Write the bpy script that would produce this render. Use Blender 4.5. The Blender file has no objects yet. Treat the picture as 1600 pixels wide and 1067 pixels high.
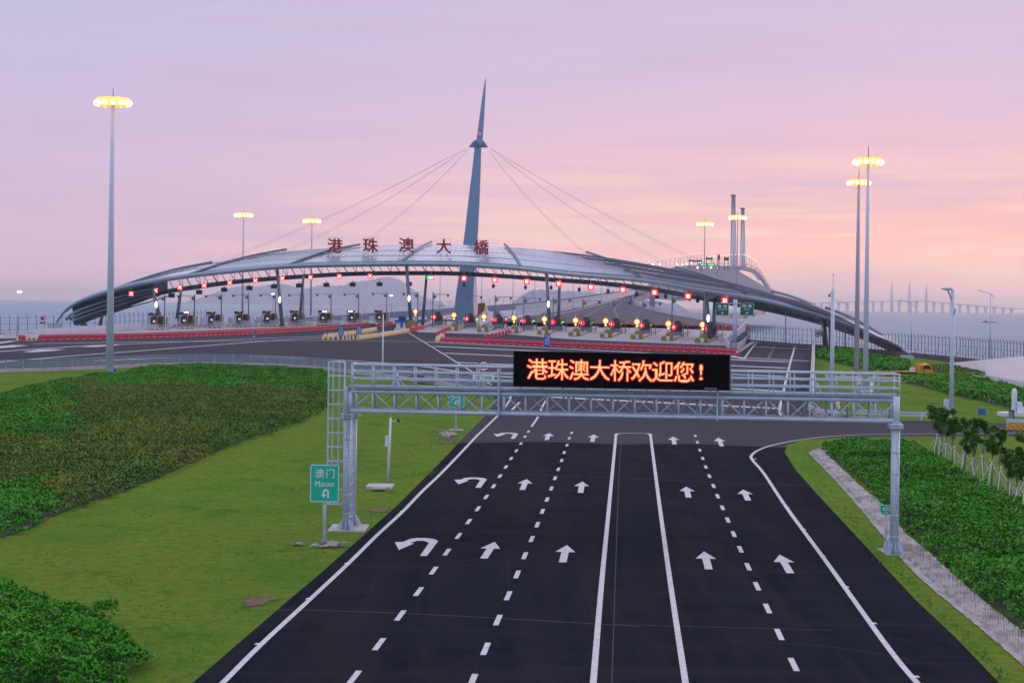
import bpy, math, random, numpy as np
from mathutils import Vector, Matrix
R = math.radians
random.seed(7); rng = np.random.default_rng(7)
SC = bpy.context.scene; COL = SC.collection

# ------------------------------------------------------------------ camera
F = 3173.0; ROLL = 0.0131; PCX, PCY = 800.0, 476.5; CAMZ = 12.4; SLOPE = 0.01166
cd = bpy.data.cameras.new('camera'); cam = bpy.data.objects.new('camera', cd); COL.objects.link(cam)
cam.location = (0, 0, CAMZ)
cam.rotation_euler = (Matrix.Rotation(R(90), 3, 'X') @ Matrix.Rotation(ROLL, 3, 'Z')).to_euler()
cd.sensor_width = 36; cd.lens = F/1600*36
cd.shift_x = 0; cd.shift_y = -(533.5-PCY)/1600
cd.clip_start = 1; cd.clip_end = 90000
SC.camera = cam
cr, sr = math.cos(ROLL), math.sin(ROLL)

# ------------------------------------------------------------------ sky, sun, exposure
w = bpy.data.worlds.new('World'); SC.world = w; w.use_nodes = True
nt = w.node_tree; N = nt.nodes; L = nt.links; N.clear()
def nn(t, **k):
    n = N.new(t)
    for a, b in k.items(): setattr(n, a, b)
    return n
def ramp(n, stops):
    cr_ = n.color_ramp
    while len(cr_.elements) > 1: cr_.elements.remove(cr_.elements[-1])
    cr_.elements[0].position = stops[0][0]; cr_.elements[0].color = (*stops[0][1], 1)
    for p, c in stops[1:]:
        e = cr_.elements.new(p); e.color = (*c, 1)
def lin(r, g, b):
    f = lambda c: ((c/255+0.055)/1.055)**2.4 if c > 10 else c/255/12.92
    return (f(r), f(g), f(b))
def mathn(nodes, links, op, a, b=None, clamp=False):
    n = nodes.new('ShaderNodeMath'); n.operation = op; n.use_clamp = clamp
    for i, x in enumerate((a, b)):
        if x is None: continue
        if isinstance(x, (int, float)): n.inputs[i].default_value = x
        else: links.new(x, n.inputs[i])
    return n.outputs[0]
tc = nn('ShaderNodeTexCoord'); sep = nn('ShaderNodeSeparateXYZ'); L.new(tc.outputs['Generated'], sep.inputs[0])
mp = nn('ShaderNodeMapping'); mp.inputs['Scale'].default_value = (3.2, 3.2, 34); L.new(tc.outputs['Generated'], mp.inputs[0])
nz = nn('ShaderNodeTexNoise'); nz.inputs['Scale'].default_value = 1.7; nz.inputs['Detail'].default_value = 5; nz.inputs['Roughness'].default_value = .55; L.new(mp.outputs[0], nz.inputs[0])
cl = mathn(N, L, 'SUBTRACT', nz.outputs['Fac'], .5)
zz = mathn(N, L, 'ADD', sep.outputs['Z'], mathn(N, L, 'MULTIPLY', cl, .05))
el = mathn(N, L, 'DIVIDE', mathn(N, L, 'MAXIMUM', zz, 0), 1.0)
sq = mathn(N, L, 'POWER', el, .5)                     # sqrt spreads the low sky over the ramp
rl = nn('ShaderNodeValToRGB'); rr = nn('ShaderNodeValToRGB'); L.new(sq, rl.inputs[0]); L.new(sq, rr.inputs[0])
DOME = (.92, .96, 1.10)
ramp(rl, [(0, lin(232,190,212)), (.08, lin(238,192,215)), (.15, lin(231,191,216)), (.25, lin(216,191,219)), (.33, lin(202,190,224)), (.39, lin(196,192,226)), (.46, (.80,.72,1.0)), (.72, (1.05,1.0,1.25)), (.88, DOME), (1, DOME)])
ramp(rr, [(0, (1.3,.76,.70)), (.08, (1.24,.68,.66)), (.15, (1.26,.66,.52)), (.20, (1.08,.58,.52)), (.28, lin(243,198,210)), (.33, lin(223,195,219)), (.39, lin(213,192,221)), (.46, (1.0,.78,.90)), (.72, (1.15,1.0,1.15)), (.88, DOME), (1, DOME)])
az = mathn(N, L, 'ADD', mathn(N, L, 'MULTIPLY', sep.outputs['X'], 2.5), .56, True)
az2 = mathn(N, L, 'ADD', az, mathn(N, L, 'MULTIPLY', cl, .9), True)
mx = nn('ShaderNodeMix', data_type='RGBA'); L.new(az2, mx.inputs[0]); L.new(rl.outputs[0], mx.inputs[6]); L.new(rr.outputs[0], mx.inputs[7])
# thin lit cloud streaks low in the right of the sky
mp2 = nn('ShaderNodeMapping'); mp2.inputs['Scale'].default_value = (5, 5, 85); mp2.inputs['Location'].default_value = (1.3, .4, .2); L.new(tc.outputs['Generated'], mp2.inputs[0])
nz2 = nn('ShaderNodeTexNoise'); nz2.inputs['Scale'].default_value = 1.6; nz2.inputs['Detail'].default_value = 6; L.new(mp2.outputs[0], nz2.inputs[0])
st = nn('ShaderNodeMapRange'); st.inputs[1].default_value = .50; st.inputs[2].default_value = .62; L.new(nz2.outputs['Fac'], st.inputs[0])
band = nn('ShaderNodeMapRange'); band.inputs[1].default_value = .085; band.inputs[2].default_value = .035; L.new(sep.outputs['Z'], band.inputs[0])
sf = mathn(N, L, 'MULTIPLY', mathn(N, L, 'MULTIPLY', st.outputs[0], band.outputs[0]), mathn(N, L, 'MULTIPLY', az, 1.0))
mx2 = nn('ShaderNodeMix', data_type='RGBA'); L.new(sf, mx2.inputs[0]); L.new(mx.outputs[2], mx2.inputs[6]); mx2.inputs[7].default_value = (1.12,.74,.60, 1)
# grey cloud shadow, everywhere, faint
st3 = nn('ShaderNodeMapRange'); st3.inputs[1].default_value = .47; st3.inputs[2].default_value = .68; st3.inputs[4].default_value = .5; L.new(nz.outputs['Fac'], st3.inputs[0])
mx3 = nn('ShaderNodeMix', data_type='RGBA'); L.new(st3.outputs[0], mx3.inputs[0]); L.new(mx2.outputs[2], mx3.inputs[6]); mx3.inputs[7].default_value = (*lin(203,182,212), 1)
back = mathn(N, L, 'MULTIPLY', sep.outputs['Y'], -3.0, True)   # sky away from the sunset is blue-grey
mx4 = nn('ShaderNodeMix', data_type='RGBA'); L.new(back, mx4.inputs[0]); L.new(mx3.outputs[2], mx4.inputs[6]); mx4.inputs[7].default_value = (.62, .72, .98, 1)
bg = nn('ShaderNodeBackground'); L.new(mx4.outputs[2], bg.inputs[0]); bg.inputs[1].default_value = 1.0
wo = nn('ShaderNodeOutputWorld'); L.new(bg.outputs[0], wo.inputs[0])
sd = bpy.data.lights.new('sun', 'SUN'); sun = bpy.data.objects.new('sun', sd); COL.objects.link(sun)
sd.energy = 0.55; sd.angle = R(22); sd.color = (1, .72, .66)
sun.rotation_euler = Vector((-.55, -.78, -.30)).to_track_quat('-Z', 'Y').to_euler()
vs = SC.view_settings; vs.view_transform = 'Standard'; vs.look = 'None'; vs.exposure = 0.04; vs.gamma = 1

# ------------------------------------------------------------------ pixel -> place
def ray(u, v):
    dx, dy = u-PCX, PCY-v
    return (dx*cr-dy*sr)/F, (dx*sr+dy*cr)/F
def W(u, v, Y):
    a, b = ray(u, v); return Vector((a*Y, Y, CAMZ+b*Y))
def G(u, v, h=0.0):
    a, b = ray(u, v); Y = (CAMZ-h)/(SLOPE-b); return Vector((a*Y, Y, SLOPE*Y+h))
def gz(Y): return SLOPE*Y
def lerp(xs, ys, x): return float(np.interp(x, xs, ys))

# ------------------------------------------------------------------ materials
MATS = {}
def M(name, col=(.5,.5,.5), rough=.6, metal=0, emit=None, es=1, var=0, vs_=1.0, bump=0, bs=20, col2=None, spec=.5, coat=0):
    if name in MATS: return MATS[name]
    m = bpy.data.materials.new(name); m.use_nodes = True; t = m.node_tree; b = t.nodes['Principled BSDF']
    b.inputs['Base Color'].default_value = (*col, 1); b.inputs['Roughness'].default_value = rough; b.inputs['Metallic'].default_value = metal
    b.inputs['Specular IOR Level'].default_value = spec; b.inputs['Coat Weight'].default_value = coat
    if emit: b.inputs['Emission Color'].default_value = (*emit, 1); b.inputs['Emission Strength'].default_value = es
    if var or bump:
        c = t.nodes.new('ShaderNodeTexCoord')
    if var:
        n = t.nodes.new('ShaderNodeTexNoise'); n.inputs['Scale'].default_value = vs_; n.inputs['Detail'].default_value = 6; n.inputs['Roughness'].default_value = .6
        t.links.new(c.outputs['Object'], n.inputs[0])
        mr = t.nodes.new('ShaderNodeMapRange'); mr.inputs[1].default_value = .3; mr.inputs[2].default_value = .7; t.links.new(n.outputs['Fac'], mr.inputs[0])
        x = t.nodes.new('ShaderNodeMix'); x.data_type = 'RGBA'; t.links.new(mr.outputs[0], x.inputs[0])
        x.inputs[6].default_value = (*[k*(1-var) for k in col], 1); x.inputs[7].default_value = (*(col2 or [k*(1+var) for k in col]), 1)
        t.links.new(x.outputs[2], b.inputs['Base Color'])
    if bump:
        n2 = t.nodes.new('ShaderNodeTexNoise'); n2.inputs['Scale'].default_value = bs; n2.inputs['Detail'].default_value = 4; t.links.new(c.outputs['Object'], n2.inputs[0])
        bp = t.nodes.new('ShaderNodeBump'); bp.inputs['Strength'].default_value = bump; bp.inputs['Distance'].default_value = .05
        t.links.new(n2.outputs['Fac'], bp.inputs['Height']); t.links.new(bp.outputs[0], b.inputs['Normal'])
    MATS[name] = m; return m
def layered(name, base, layers, rough=.85, spec=.3, bump=.4, bs=30, bd=.05, ior=1.12):
    """base colour with several noise layers [(scale(xyz), lo, hi, amount, colour)]"""
    m = bpy.data.materials.new(name); m.use_nodes = True; t = m.node_tree; b = t.nodes['Principled BSDF']
    b.inputs['Roughness'].default_value = rough; b.inputs['Specular IOR Level'].default_value = spec; b.inputs['IOR'].default_value = ior
    c = t.nodes.new('ShaderNodeTexCoord'); cur = None
    for i, (s, lo, hi, amt, colr) in enumerate(layers):
        mpn = t.nodes.new('ShaderNodeMapping'); mpn.inputs['Scale'].default_value = s; mpn.inputs['Location'].default_value = (i*3.1, i*1.7, 0); t.links.new(c.outputs['Object'], mpn.inputs[0])
        n = t.nodes.new('ShaderNodeTexNoise'); n.inputs['Scale'].default_value = 1; n.inputs['Detail'].default_value = 7; n.inputs['Roughness'].default_value = .62; t.links.new(mpn.outputs[0], n.inputs[0])
        mr = t.nodes.new('ShaderNodeMapRange'); mr.inputs[1].default_value = lo; mr.inputs[2].default_value = hi; mr.inputs[4].default_value = amt; t.links.new(n.outputs['Fac'], mr.inputs[0])
        x = t.nodes.new('ShaderNodeMix'); x.data_type = 'RGBA'; t.links.new(mr.outputs[0], x.inputs[0])
        if cur is None: x.inputs[6].default_value = (*base, 1)
        else: t.links.new(cur, x.inputs[6])
        x.inputs[7].default_value = (*colr, 1); cur = x.outputs[2]
    t.links.new(cur, b.inputs['Base Color'])
    n2 = t.nodes.new('ShaderNodeTexNoise'); n2.inputs['Scale'].default_value = bs; n2.inputs['Detail'].default_value = 5; t.links.new(c.outputs['Object'], n2.inputs[0])
    bp = t.nodes.new('ShaderNodeBump'); bp.inputs['Strength'].default_value = bump; bp.inputs['Distance'].default_value = bd
    t.links.new(n2.outputs['Fac'], bp.inputs['Height']); t.links.new(bp.outputs[0], b.inputs['Normal'])
    MATS[name] = m; return m
def striped(name, c1, c2, period=.45, vec=(1, 0, 1), rough=.5):
    m = bpy.data.materials.new(name); m.use_nodes = True; t = m.node_tree; b = t.nodes['Principled BSDF']; b.inputs['Roughness'].default_value = rough
    c = t.nodes.new('ShaderNodeTexCoord'); d = t.nodes.new('ShaderNodeVectorMath'); d.operation = 'DOT_PRODUCT'; d.inputs[1].default_value = vec
    t.links.new(c.outputs['Object'], d.inputs[0])
    f = mathn(t.nodes, t.links, 'FRACT', mathn(t.nodes, t.links, 'DIVIDE', d.outputs['Value'], period)); g = mathn(t.nodes, t.links, 'GREATER_THAN', f, .5)
    x = t.nodes.new('ShaderNodeMix'); x.data_type = 'RGBA'; t.links.new(g, x.inputs[0]); x.inputs[6].default_value = (*c1, 1); x.inputs[7].default_value = (*c2, 1)
    t.links.new(x.outputs[2], b.inputs['Base Color']); MATS[name] = m; return m
# grounds
layered('lawn_mat', (.112,.235,.020), [((.035,.02,1), .40, .60, .85, (.150,.200,.022)), ((.16,.10,1), .48, .62, .75, (.052,.160,.012)), ((.7,.55,1), .48, .64, .6, (.17,.18,.035)), ((2.2,1.6,1), .44, .62, .65, (.045,.125,.010)), ((6,4,1), .45, .65, .65, (.14,.19,.045)), ((.35,.25,1), .60, .68, .7, (.040,.120,.010)), ((.9,.5,1), .63, .7, .55, (.045,.14,.012))], bump=.8, bs=9, bd=.10, spec=.12)
layered('asphalt_mat', (.0125,.0160,.0270), [((.12,.03,1), .40, .60, 1, (.0215,.0190,.0260)), ((.45,.03,1), .46, .60, .7, (.006,.0100,.018)), ((.05,.5,1), .52, .66, .50, (.030,.030,.036)), ((.02,.9,1), .58, .68, .4, (.036,.034,.040)), ((25,25,1), .45, .7, .45, (.024,.024,.030)), ((.30,.02,1), .56, .64, .45, (.030,.026,.030)), ((1.5,.04,1), .60, .70, .35, (.036,.034,.042)), ((1.6,.5,1), .44, .64, .5, (.022,.022,.029)), ((.25,.18,1), .58, .64, .45, (.008,.010,.015))], rough=.9, spec=.03, bump=.35, bs=60, bd=.01)
layered('worn_asphalt_mat', (.034,.038,.060), [((.04,.03,1), .42, .62, .6, (.052,.050,.066)), ((.03,.25,1), .5, .68, .5, (.028,.034,.052)), ((.012,.012,1), .45, .6, .5, (.060,.052,.062)), ((20,20,1), .4, .7, .3, (.07,.07,.085))], rough=.8, spec=.25, bump=.3, bs=50, bd=.01)
layered('concrete_pad_mat', (.36,.34,.38), [((.1,.1,1), .45, .65, .5, (.27,.25,.27)), ((1.5,1.5,1), .5, .7, .3, (.45,.42,.45))], rough=.55, spec=.5, bump=.2, bs=20, bd=.01)
layered('paint', (.60,.59,.63), [((3,2,1), .48, .66, .55, (.42,.41,.44)), ((.6,.4,1), .5, .65, .35, (.45,.44,.47)), ((13,9,1), .56, .66, .75, (.14,.14,.16))], rough=.6, bump=.15, bs=30, bd=.01)
M('paint_worn', (.42,.41,.46), .6, var=.25, vs_=1.2)
M('joint', (.025,.025,.033), .8, var=.3, vs_=1)
layered('gutter_mat', (.40,.36,.36), [((.6,.35,1), .42, .60, .8, (.22,.19,.19)), ((2.2,.8,3), .48, .62, .6, (.54,.49,.50)), ((6,1.2,3), .52, .64, .6, (.13,.11,.11))], bump=1, bs=6, bd=.06)
layered('soil_mat', (.16,.105,.075), [((1.2,1.2,1), .45, .6, .6, (.27,.19,.15)), ((6,6,1), .5, .65, .6, (.09,.07,.04))], bump=1, bs=8, bd=.06)
layered('rubble_mat', (.42,.36,.35), [((2.5,2.5,2.5), .45, .6, .7, (.20,.16,.15)), ((9,9,9), .5, .65, .6, (.6,.52,.52))], bump=1, bs=6, bd=.1)
layered('curb_mat', (.52,.46,.49), [((.7,.7,1), .48, .66, .6, (.33,.28,.30)), ((3,3,6), .55, .7, .5, (.25,.2,.2))], bump=.3, bs=12, bd=.02)
M('weed_floor', (.035,.055,.02), .9, var=.4, vs_=.5)
M('galv', (.54,.58,.70), .45, .05, var=.12, vs_=1.5, bump=.05, bs=8)
M('galv_dark', (.28,.32,.42), .5, .1, var=.12, vs_=1.5)
M('mast_white', (.56,.58,.76), .5, 0, var=.08, vs_=.6)
M('mast_far', (.42,.36,.45), .5)
M('roof_pale', (.46,.50,.60), .22, .45, var=.07, vs_=.25)
M('roof_seam', (.15,.18,.25), .35, .4)
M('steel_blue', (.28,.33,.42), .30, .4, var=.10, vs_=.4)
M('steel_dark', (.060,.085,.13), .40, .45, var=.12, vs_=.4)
M('column_steel', (.16,.19,.25), .38, .5, var=.1, vs_=.5)
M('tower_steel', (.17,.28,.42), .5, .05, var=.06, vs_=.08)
M('tower_steel_lit', (.52,.42,.52), .45, .1, var=.05, vs_=.08)  # lighter pinkish copy of the tower steel, light painted on the side faces
M('collar_dark', (.03,.06,.08), .5, .3)
M('cable', (.38,.30,.36), .5)
M('red_letter', (.30,.006,.018), .45, var=.1, vs_=1)
M('black', (.008,.006,.009), .5, spec=.15)
M('board_face', (.004,.002,.004), .6, spec=.05)
M('dark_box', (.025,.035,.05), .5, var=.2, vs_=2)
M('water_barrier', (.68,.030,.085), .42, var=.14, vs_=1.3)
M('barrier_dark', (.20,.012,.03), .5)
M('white_plastic', (.66,.60,.68), .5, var=.08, vs_=2)
M('white_paint', (.72,.70,.76), .5, var=.06, vs_=1)
M('cone_yellow', (.90,.62,.22), .5, var=.12, vs_=3)
M('cone_band', (.8,.74,.62), .5)
M('blue_sign', (.008,.075,.36), .45)
M('blue_box', (.01,.13,.45), .5)
M('green_sign', (.0,.46,.29), .4, var=.06, vs_=1)
M('green_dark', (.0,.12,.085), .45)
M('sign_white', (.80,.82,.84), .4)
M('sign_red', (.42,.012,.05), .4)
M('booth_grey', (.26,.27,.31), .5, var=.1, vs_=2)
M('booth_dark', (.055,.055,.075), .4, var=.15, vs_=2)
M('booth_glass', (.03,.02,.035), .12, .2)
M('booth_blue', (.006,.035,.16), .4)
M('truck_orange', (.72,.27,.015), .35, coat=.4, var=.06, vs_=1.5)
M('rubber', (.012,.012,.014), .8)
M('glass_dark', (.02,.022,.03), .1)
M('chrome', (.5,.5,.52), .25, .8)
M('far_concrete', (.24,.225,.285), .7, var=.1, vs_=.03)
M('far_dark', (.06,.08,.14), .7, var=.1, vs_=.03)
M('pier', (.50,.44,.50), .8, var=.08, vs_=.02)
M('ramp_asphalt_hazed', (.085,.082,.108), .85, var=.15, vs_=.05, spec=.1)  # same asphalt, lightened in its colour for grazing sheen and distance haze
M('rail_pale', (.55,.52,.60), .5)
M('noise_green', (.0,.10,.095), .5)
M('pink_wall', (.95,.84,.88), .8, var=.05, vs_=.6)
M('fence_dark', (.035,.04,.06), .6)
M('sea_wall', (.10,.085,.10), .9, var=.3, vs_=.4)
M('hill_mat', (.14,.17,.32), .95, var=.3, vs_=.004)
M('stake', (.58,.55,.55), .7, var=.15, vs_=2)
M('bark', (.20,.17,.15), .85, var=.3, vs_=6)
M('orange_barrier', (.75,.30,.02), .5)
M('ochre', (.26,.13,.03), .6)
striped('hazard', (.010,.010,.010), (.62,.38,.04), .42)
striped('hazard_y', (.010,.010,.010), (.62,.38,.04), .30, (0, .3, 1))
striped('kerb_stripe', (.03,.025,.025), (.55,.36,.10), 1.0, (1, 0, 1))
striped('island_stripe', (.10,.07,.05), (.34,.22,.13), 1.4, (.3, 1, 0))
striped('ship_stripe', (.35,.16,.12), (.72,.42,.30), 9, (1, .3, 0))
# lights
M('flood', (1,.8,.5), emit=(1,.56,.15), es=7)
M('flood_fringe', (.8,.5,.1), emit=(1,.36,.05), es=1.6)  # orange fringe of lamp glow, painted on the housings as emission
M('flood_far', (1,.8,.5), emit=(1,.60,.26), es=34)
M('led_core', (.8,.4,.2), emit=(1,.56,.17), es=1.15)
M('led_halo', (.4,0,0), emit=(1,.008,.015), es=1.0)  # red glow around the LED strokes, put in as emission
M('red_core', (.6,.2,.2), emit=(1,.62,.50), es=1.7)
M('red_lit', (.4,0,0), emit=(1,.012,.035), es=2.2)
M('amber_core', (.8,.5,.2), emit=(1,.74,.32), es=2.0)
M('amber_lit', (.6,.2,0), emit=(1,.22,.02), es=1.3)
M('green_lit', (0,.4,.1), emit=(.02,1,.22), es=1.4)
M('white_lit', (1,1,1), emit=(1,.93,.95), es=3.0)
M('warm_lit', (1,.8,.6), emit=(1,.78,.6), es=6.0)
M('bridge_lit', (1,.8,.6), emit=(1,.70,.52), es=2.2)
M('green_led', (0,.5,.2), emit=(.12,1,.38), es=1.4)

# sea
def sea_mat():
    m = bpy.data.materials.new('sea_mat'); m.use_nodes = True; t = m.node_tree; b = t.nodes['Principled BSDF']
    b.inputs['Base Color'].default_value = (.09,.19,.31, 1); b.inputs['Roughness'].default_value = .35; b.inputs['IOR'].default_value = 1.2
    c = t.nodes.new('ShaderNodeTexCoord'); mpn = t.nodes.new('ShaderNodeMapping'); mpn.inputs['Scale'].default_value = (.06,.02,1); t.links.new(c.outputs['Object'], mpn.inputs[0])
    n = t.nodes.new('ShaderNodeTexNoise'); n.inputs['Scale'].default_value = 1; n.inputs['Detail'].default_value = 8; n.inputs['Roughness'].default_value = .7; t.links.new(mpn.outputs[0], n.inputs[0])
    bp = t.nodes.new('ShaderNodeBump'); bp.inputs['Strength'].default_value = .9; bp.inputs['Distance'].default_value = 3.0; t.links.new(n.outputs['Fac'], bp.inputs['Height']); t.links.new(bp.outputs[0], b.inputs['Normal'])
    MATS['sea_mat'] = m
sea_mat()

# ------------------------------------------------------------------ mesh builder
class MB:
    def __init__(s): s.v = []; s.f = []; s.m = []; s.sm = []
    def face(s, pts, mi=0, smooth=False):
        i = len(s.v); s.v += [tuple(p) for p in pts]; s.f.append(tuple(range(i, i+len(pts)))); s.m.append(mi); s.sm.append(smooth); return s
    def box(s, x0, x1, y0, y1, z0, z1, mi=0, T=None):
        P = [Vector(p) for p in ((x0,y0,z0),(x1,y0,z0),(x1,y1,z0),(x0,y1,z0),(x0,y0,z1),(x1,y0,z1),(x1,y1,z1),(x0,y1,z1))]
        if T is not None: P = [T @ p for p in P]
        i = len(s.v); s.v += [tuple(p) for p in P]
        for q in ((0,3,2,1),(4,5,6,7),(0,1,5,4),(1,2,6,5),(2,3,7,6),(3,0,4,7)): s.f.append(tuple(i+k for k in q)); s.m.append(mi); s.sm.append(False)
        return s
    def tube(s, pts, r, n=8, mi=0, caps=True, smooth=True):
        pts = [Vector(p) for p in pts]; rs = r if isinstance(r, (list, tuple)) else [r]*len(pts); i0 = len(s.v); pu = None
        for k, p in enumerate(pts):
            d = (pts[min(k+1, len(pts)-1)]-pts[max(k-1, 0)]).normalized()
            a = Vector((0,0,1)) if abs(d.z) < .95 else Vector((0,1,0))
            x = d.cross(a).normalized() if pu is None else (pu-d*pu.dot(d)).normalized(); pu = x; y = d.cross(x)
            for j in range(n):
                t = 2*math.pi*j/n+math.pi/n; s.v.append(tuple(p+(x*math.cos(t)+y*math.sin(t))*rs[k]))
        for k in range(len(pts)-1):
            for j in range(n):
                a = i0+k*n+j; b = i0+k*n+(j+1) % n; s.f.append((a, b, b+n, a+n)); s.m.append(mi); s.sm.append(smooth and n > 5)
        if caps:
            s.f.append(tuple(i0+j for j in range(n))[::-1]); s.m.append(mi); s.sm.append(False)
            s.f.append(tuple(i0+(len(pts)-1)*n+j for j in range(n))); s.m.append(mi); s.sm.append(False)
        return s
    def beam(s, p, q, wx, wz, mi=0):
        """box beam from p to q, wx wide (horizontal), wz high"""
        p, q = Vector(p), Vector(q); d = (q-p); l = d.length; d.normalize()
        a = Vector((0,0,1)) if abs(d.z) < .95 else Vector((0,1,0)); x = d.cross(a).normalized(); z = x.cross(d)
        T = Matrix(((x.x,d.x,z.x,p.x),(x.y,d.y,z.y,p.y),(x.z,d.z,z.z,p.z),(0,0,0,1)))
        return s.box(-wx/2, wx/2, 0, l, -wz/2, wz/2, mi, T)
    def sphere(s, c, r, n=10, m_=6, mi=0, sc=(1,1,1)):
        c = Vector(c); i0 = len(s.v)
        for a in range(m_+1):
            th = math.pi*a/m_
            for b in range(n):
                ph = 2*math.pi*b/n; s.v.append((c.x+r*sc[0]*math.sin(th)*math.cos(ph), c.y+r*sc[1]*math.sin(th)*math.sin(ph), c.z+r*sc[2]*math.cos(th)))
        for a in range(m_):
            for b in range(n):
                s.f.append((i0+a*n+b, i0+(a+1)*n+b, i0+(a+1)*n+(b+1) % n, i0+a*n+(b+1) % n)); s.m.append(mi); s.sm.append(True)
        return s
    def prism(s, poly, y0, y1, mi=0):
        """poly in (x,z), extruded along y"""
        n = len(poly); i = len(s.v)
        s.v += [(x, y0, z) for x, z in poly]+[(x, y1, z) for x, z in poly]
        s.f.append(tuple(i+k for k in range(n))); s.f.append(tuple(i+n+k for k in range(n))[::-1]); s.m += [mi, mi]; s.sm += [False, False]
        for k in range(n): s.f.append((i+k, i+n+k, i+n+(k+1) % n, i+(k+1) % n)); s.m.append(mi); s.sm.append(False)
        return s
    def sheet(s, pts, h=0, thick=0, mi=0):
        """flat polygon of ground points, optionally with a skirt"""
        P = [Vector((p[0], p[1], p[2]+h)) for p in pts]; s.face(P, mi)
        if thick:
            for k in range(len(P)):
                a, b = P[k], P[(k+1) % len(P)]; d = Vector((0,0,thick)); s.face([a, b, b-d, a-d], mi)
        return s
    def build(s, name, mats, parent=None, world=True):
        me = bpy.data.meshes.new(name); V = s.v
        if parent is not None and world:
            o = root_loc(parent); V = [(x-o[0], y-o[1], z-o[2]) for x, y, z in V]
        me.from_pydata(V, [], s.f)
        for m_ in (mats if isinstance(mats, (list, tuple)) else [mats]): me.materials.append(MATS[m_])
        me.polygons.foreach_set('material_index', s.m); me.polygons.foreach_set('use_smooth', s.sm); me.update()
        ob = bpy.data.objects.new(name, me); COL.objects.link(ob)
        if parent is not None: ob.parent = parent
        return ob
def root_loc(o):
    v = Vector((0,0,0))
    while o is not None: v += o.location; o = o.parent
    return v
def tag(o, label=None, cat=None, group=None, kind=None):
    if label: o['label'] = label
    if cat: o['category'] = cat
    if group: o['group'] = group
    if kind: o['kind'] = kind
    return o
def thing(name, label, cat, loc=(0,0,0), rz=0, group=None):
    o = bpy.data.objects.new(name, None); COL.objects.link(o); o.location = loc; o.rotation_euler = (0,0,rz); o.empty_display_size = .5
    return tag(o, label, cat, group)
def struct(o): o['kind'] = 'structure'; return o
KIDS = {}
def kids(o):
    return [c for c in o.children]
def dup(o, loc, rz=0, label=None, parent=None):
    c = o.copy(); COL.objects.link(c)
    if parent is None: c.location = loc; c.rotation_euler = (0,0,rz)
    else: c.parent = parent
    if label: c['label'] = label
    for k in kids(o): dup(k, None, 0, None, c)
    return c
def place(proto, used, loc, rz, label):
    if not used: used.append(1); proto.location = loc; proto.rotation_euler = (0,0,rz); proto['label'] = label; return proto
    return dup(proto, loc, rz, label)
ORD = 'first second third fourth fifth sixth seventh eighth ninth tenth eleventh twelfth thirteenth fourteenth fifteenth sixteenth seventeenth eighteenth nineteenth twentieth'.split()
TENS = {2: 'twenty', 3: 'thirty', 4: 'forty', 5: 'fifty', 6: 'sixty', 7: 'seventy', 8: 'eighty', 9: 'ninety'}
def nth(i):
    i += 1
    if i <= 20: return ORD[i-1]
    t, u = divmod(i, 10)
    return TENS[t]+'-'+ORD[u-1] if u else TENS[t][:-1]+'ieth'
def along(pts, step):
    """points at even spacing along a world polyline, with heading"""
    out = []; acc = 0; pts = [Vector(p) for p in pts]
    tot = sum((pts[i+1]-pts[i]).length for i in range(len(pts)-1)); n = max(1, round(tot/step)); st = tot/n; nxt = 0; pos = 0
    for i in range(len(pts)-1):
        a, b = pts[i], pts[i+1]; l = (b-a).length
        while nxt <= pos+l+1e-6:
            t = (nxt-pos)/l if l else 0; out.append((a.lerp(b, min(t, 1)), math.atan2((b-a).y, (b-a).x))); nxt += st
        pos += l
    return out
def smooth_px(pts, k=6):
    """Catmull-Rom through pixel points"""
    P = [pts[0]]+list(pts)+[pts[-1]]; out = []
    for i in range(1, len(P)-2):
        for j in range(k):
            t = j/k; out.append(tuple(.5*((2*P[i][c])+(-P[i-1][c]+P[i+1][c])*t+(2*P[i-1][c]-5*P[i][c]+4*P[i+1][c]-P[i+2][c])*t*t+(-P[i-1][c]+3*P[i][c]-3*P[i+1][c]+P[i+2][c])*t**3) for c in range(len(P[i]))))
    out.append(tuple(pts[-1])); return out
# text -> faces in a plane
def text_mesh(body, size, align='CENTER', bold=0.0, extrude=0.0):
    c = bpy.data.curves.new('text', 'FONT'); c.body = body; c.size = size; c.align_x = align; c.align_y = 'CENTER'; c.offset = bold; c.extrude = extrude; c.resolution_u = 3
    o = bpy.data.objects.new('text', c); COL.objects.link(o)
    me = bpy.data.meshes.new_from_object(o.evaluated_get(bpy.context.evaluated_depsgraph_get()))
    bpy.data.objects.remove(o); bpy.data.curves.remove(c); return me
def put_text(mb, body, size, x, y, z, mi=0, bold=0, sx=1.0, extrude=0.0):
    """text facing -y, centred on (x,z)"""
    if bold:
        b = bold*size
        for k, (dx, dz) in enumerate(((b,0),(-b,0),(0,b*.6),(0,-b*.6))): put_text(mb, body, size, x+dx, y-.0006*(k+1), z+dz, mi, 0, sx, extrude)
        return
    me = text_mesh(body, size, 'CENTER', 0, extrude)
    xs = [v.co.x for v in me.vertices]; ys = [v.co.y for v in me.vertices]; cx, cy = (min(xs)+max(xs))/2, (min(ys)+max(ys))/2
    i = len(mb.v); mb.v += [(x+(v.co.x-cx)*sx, y-v.co.z, z+(v.co.y-cy)) for v in me.vertices]
    me.calc_loop_triangles()
    for p in me.loop_triangles: mb.f.append(tuple(i+k for k in p.vertices)); mb.m.append(mi); mb.sm.append(False)
    bpy.data.meshes.remove(me)
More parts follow.
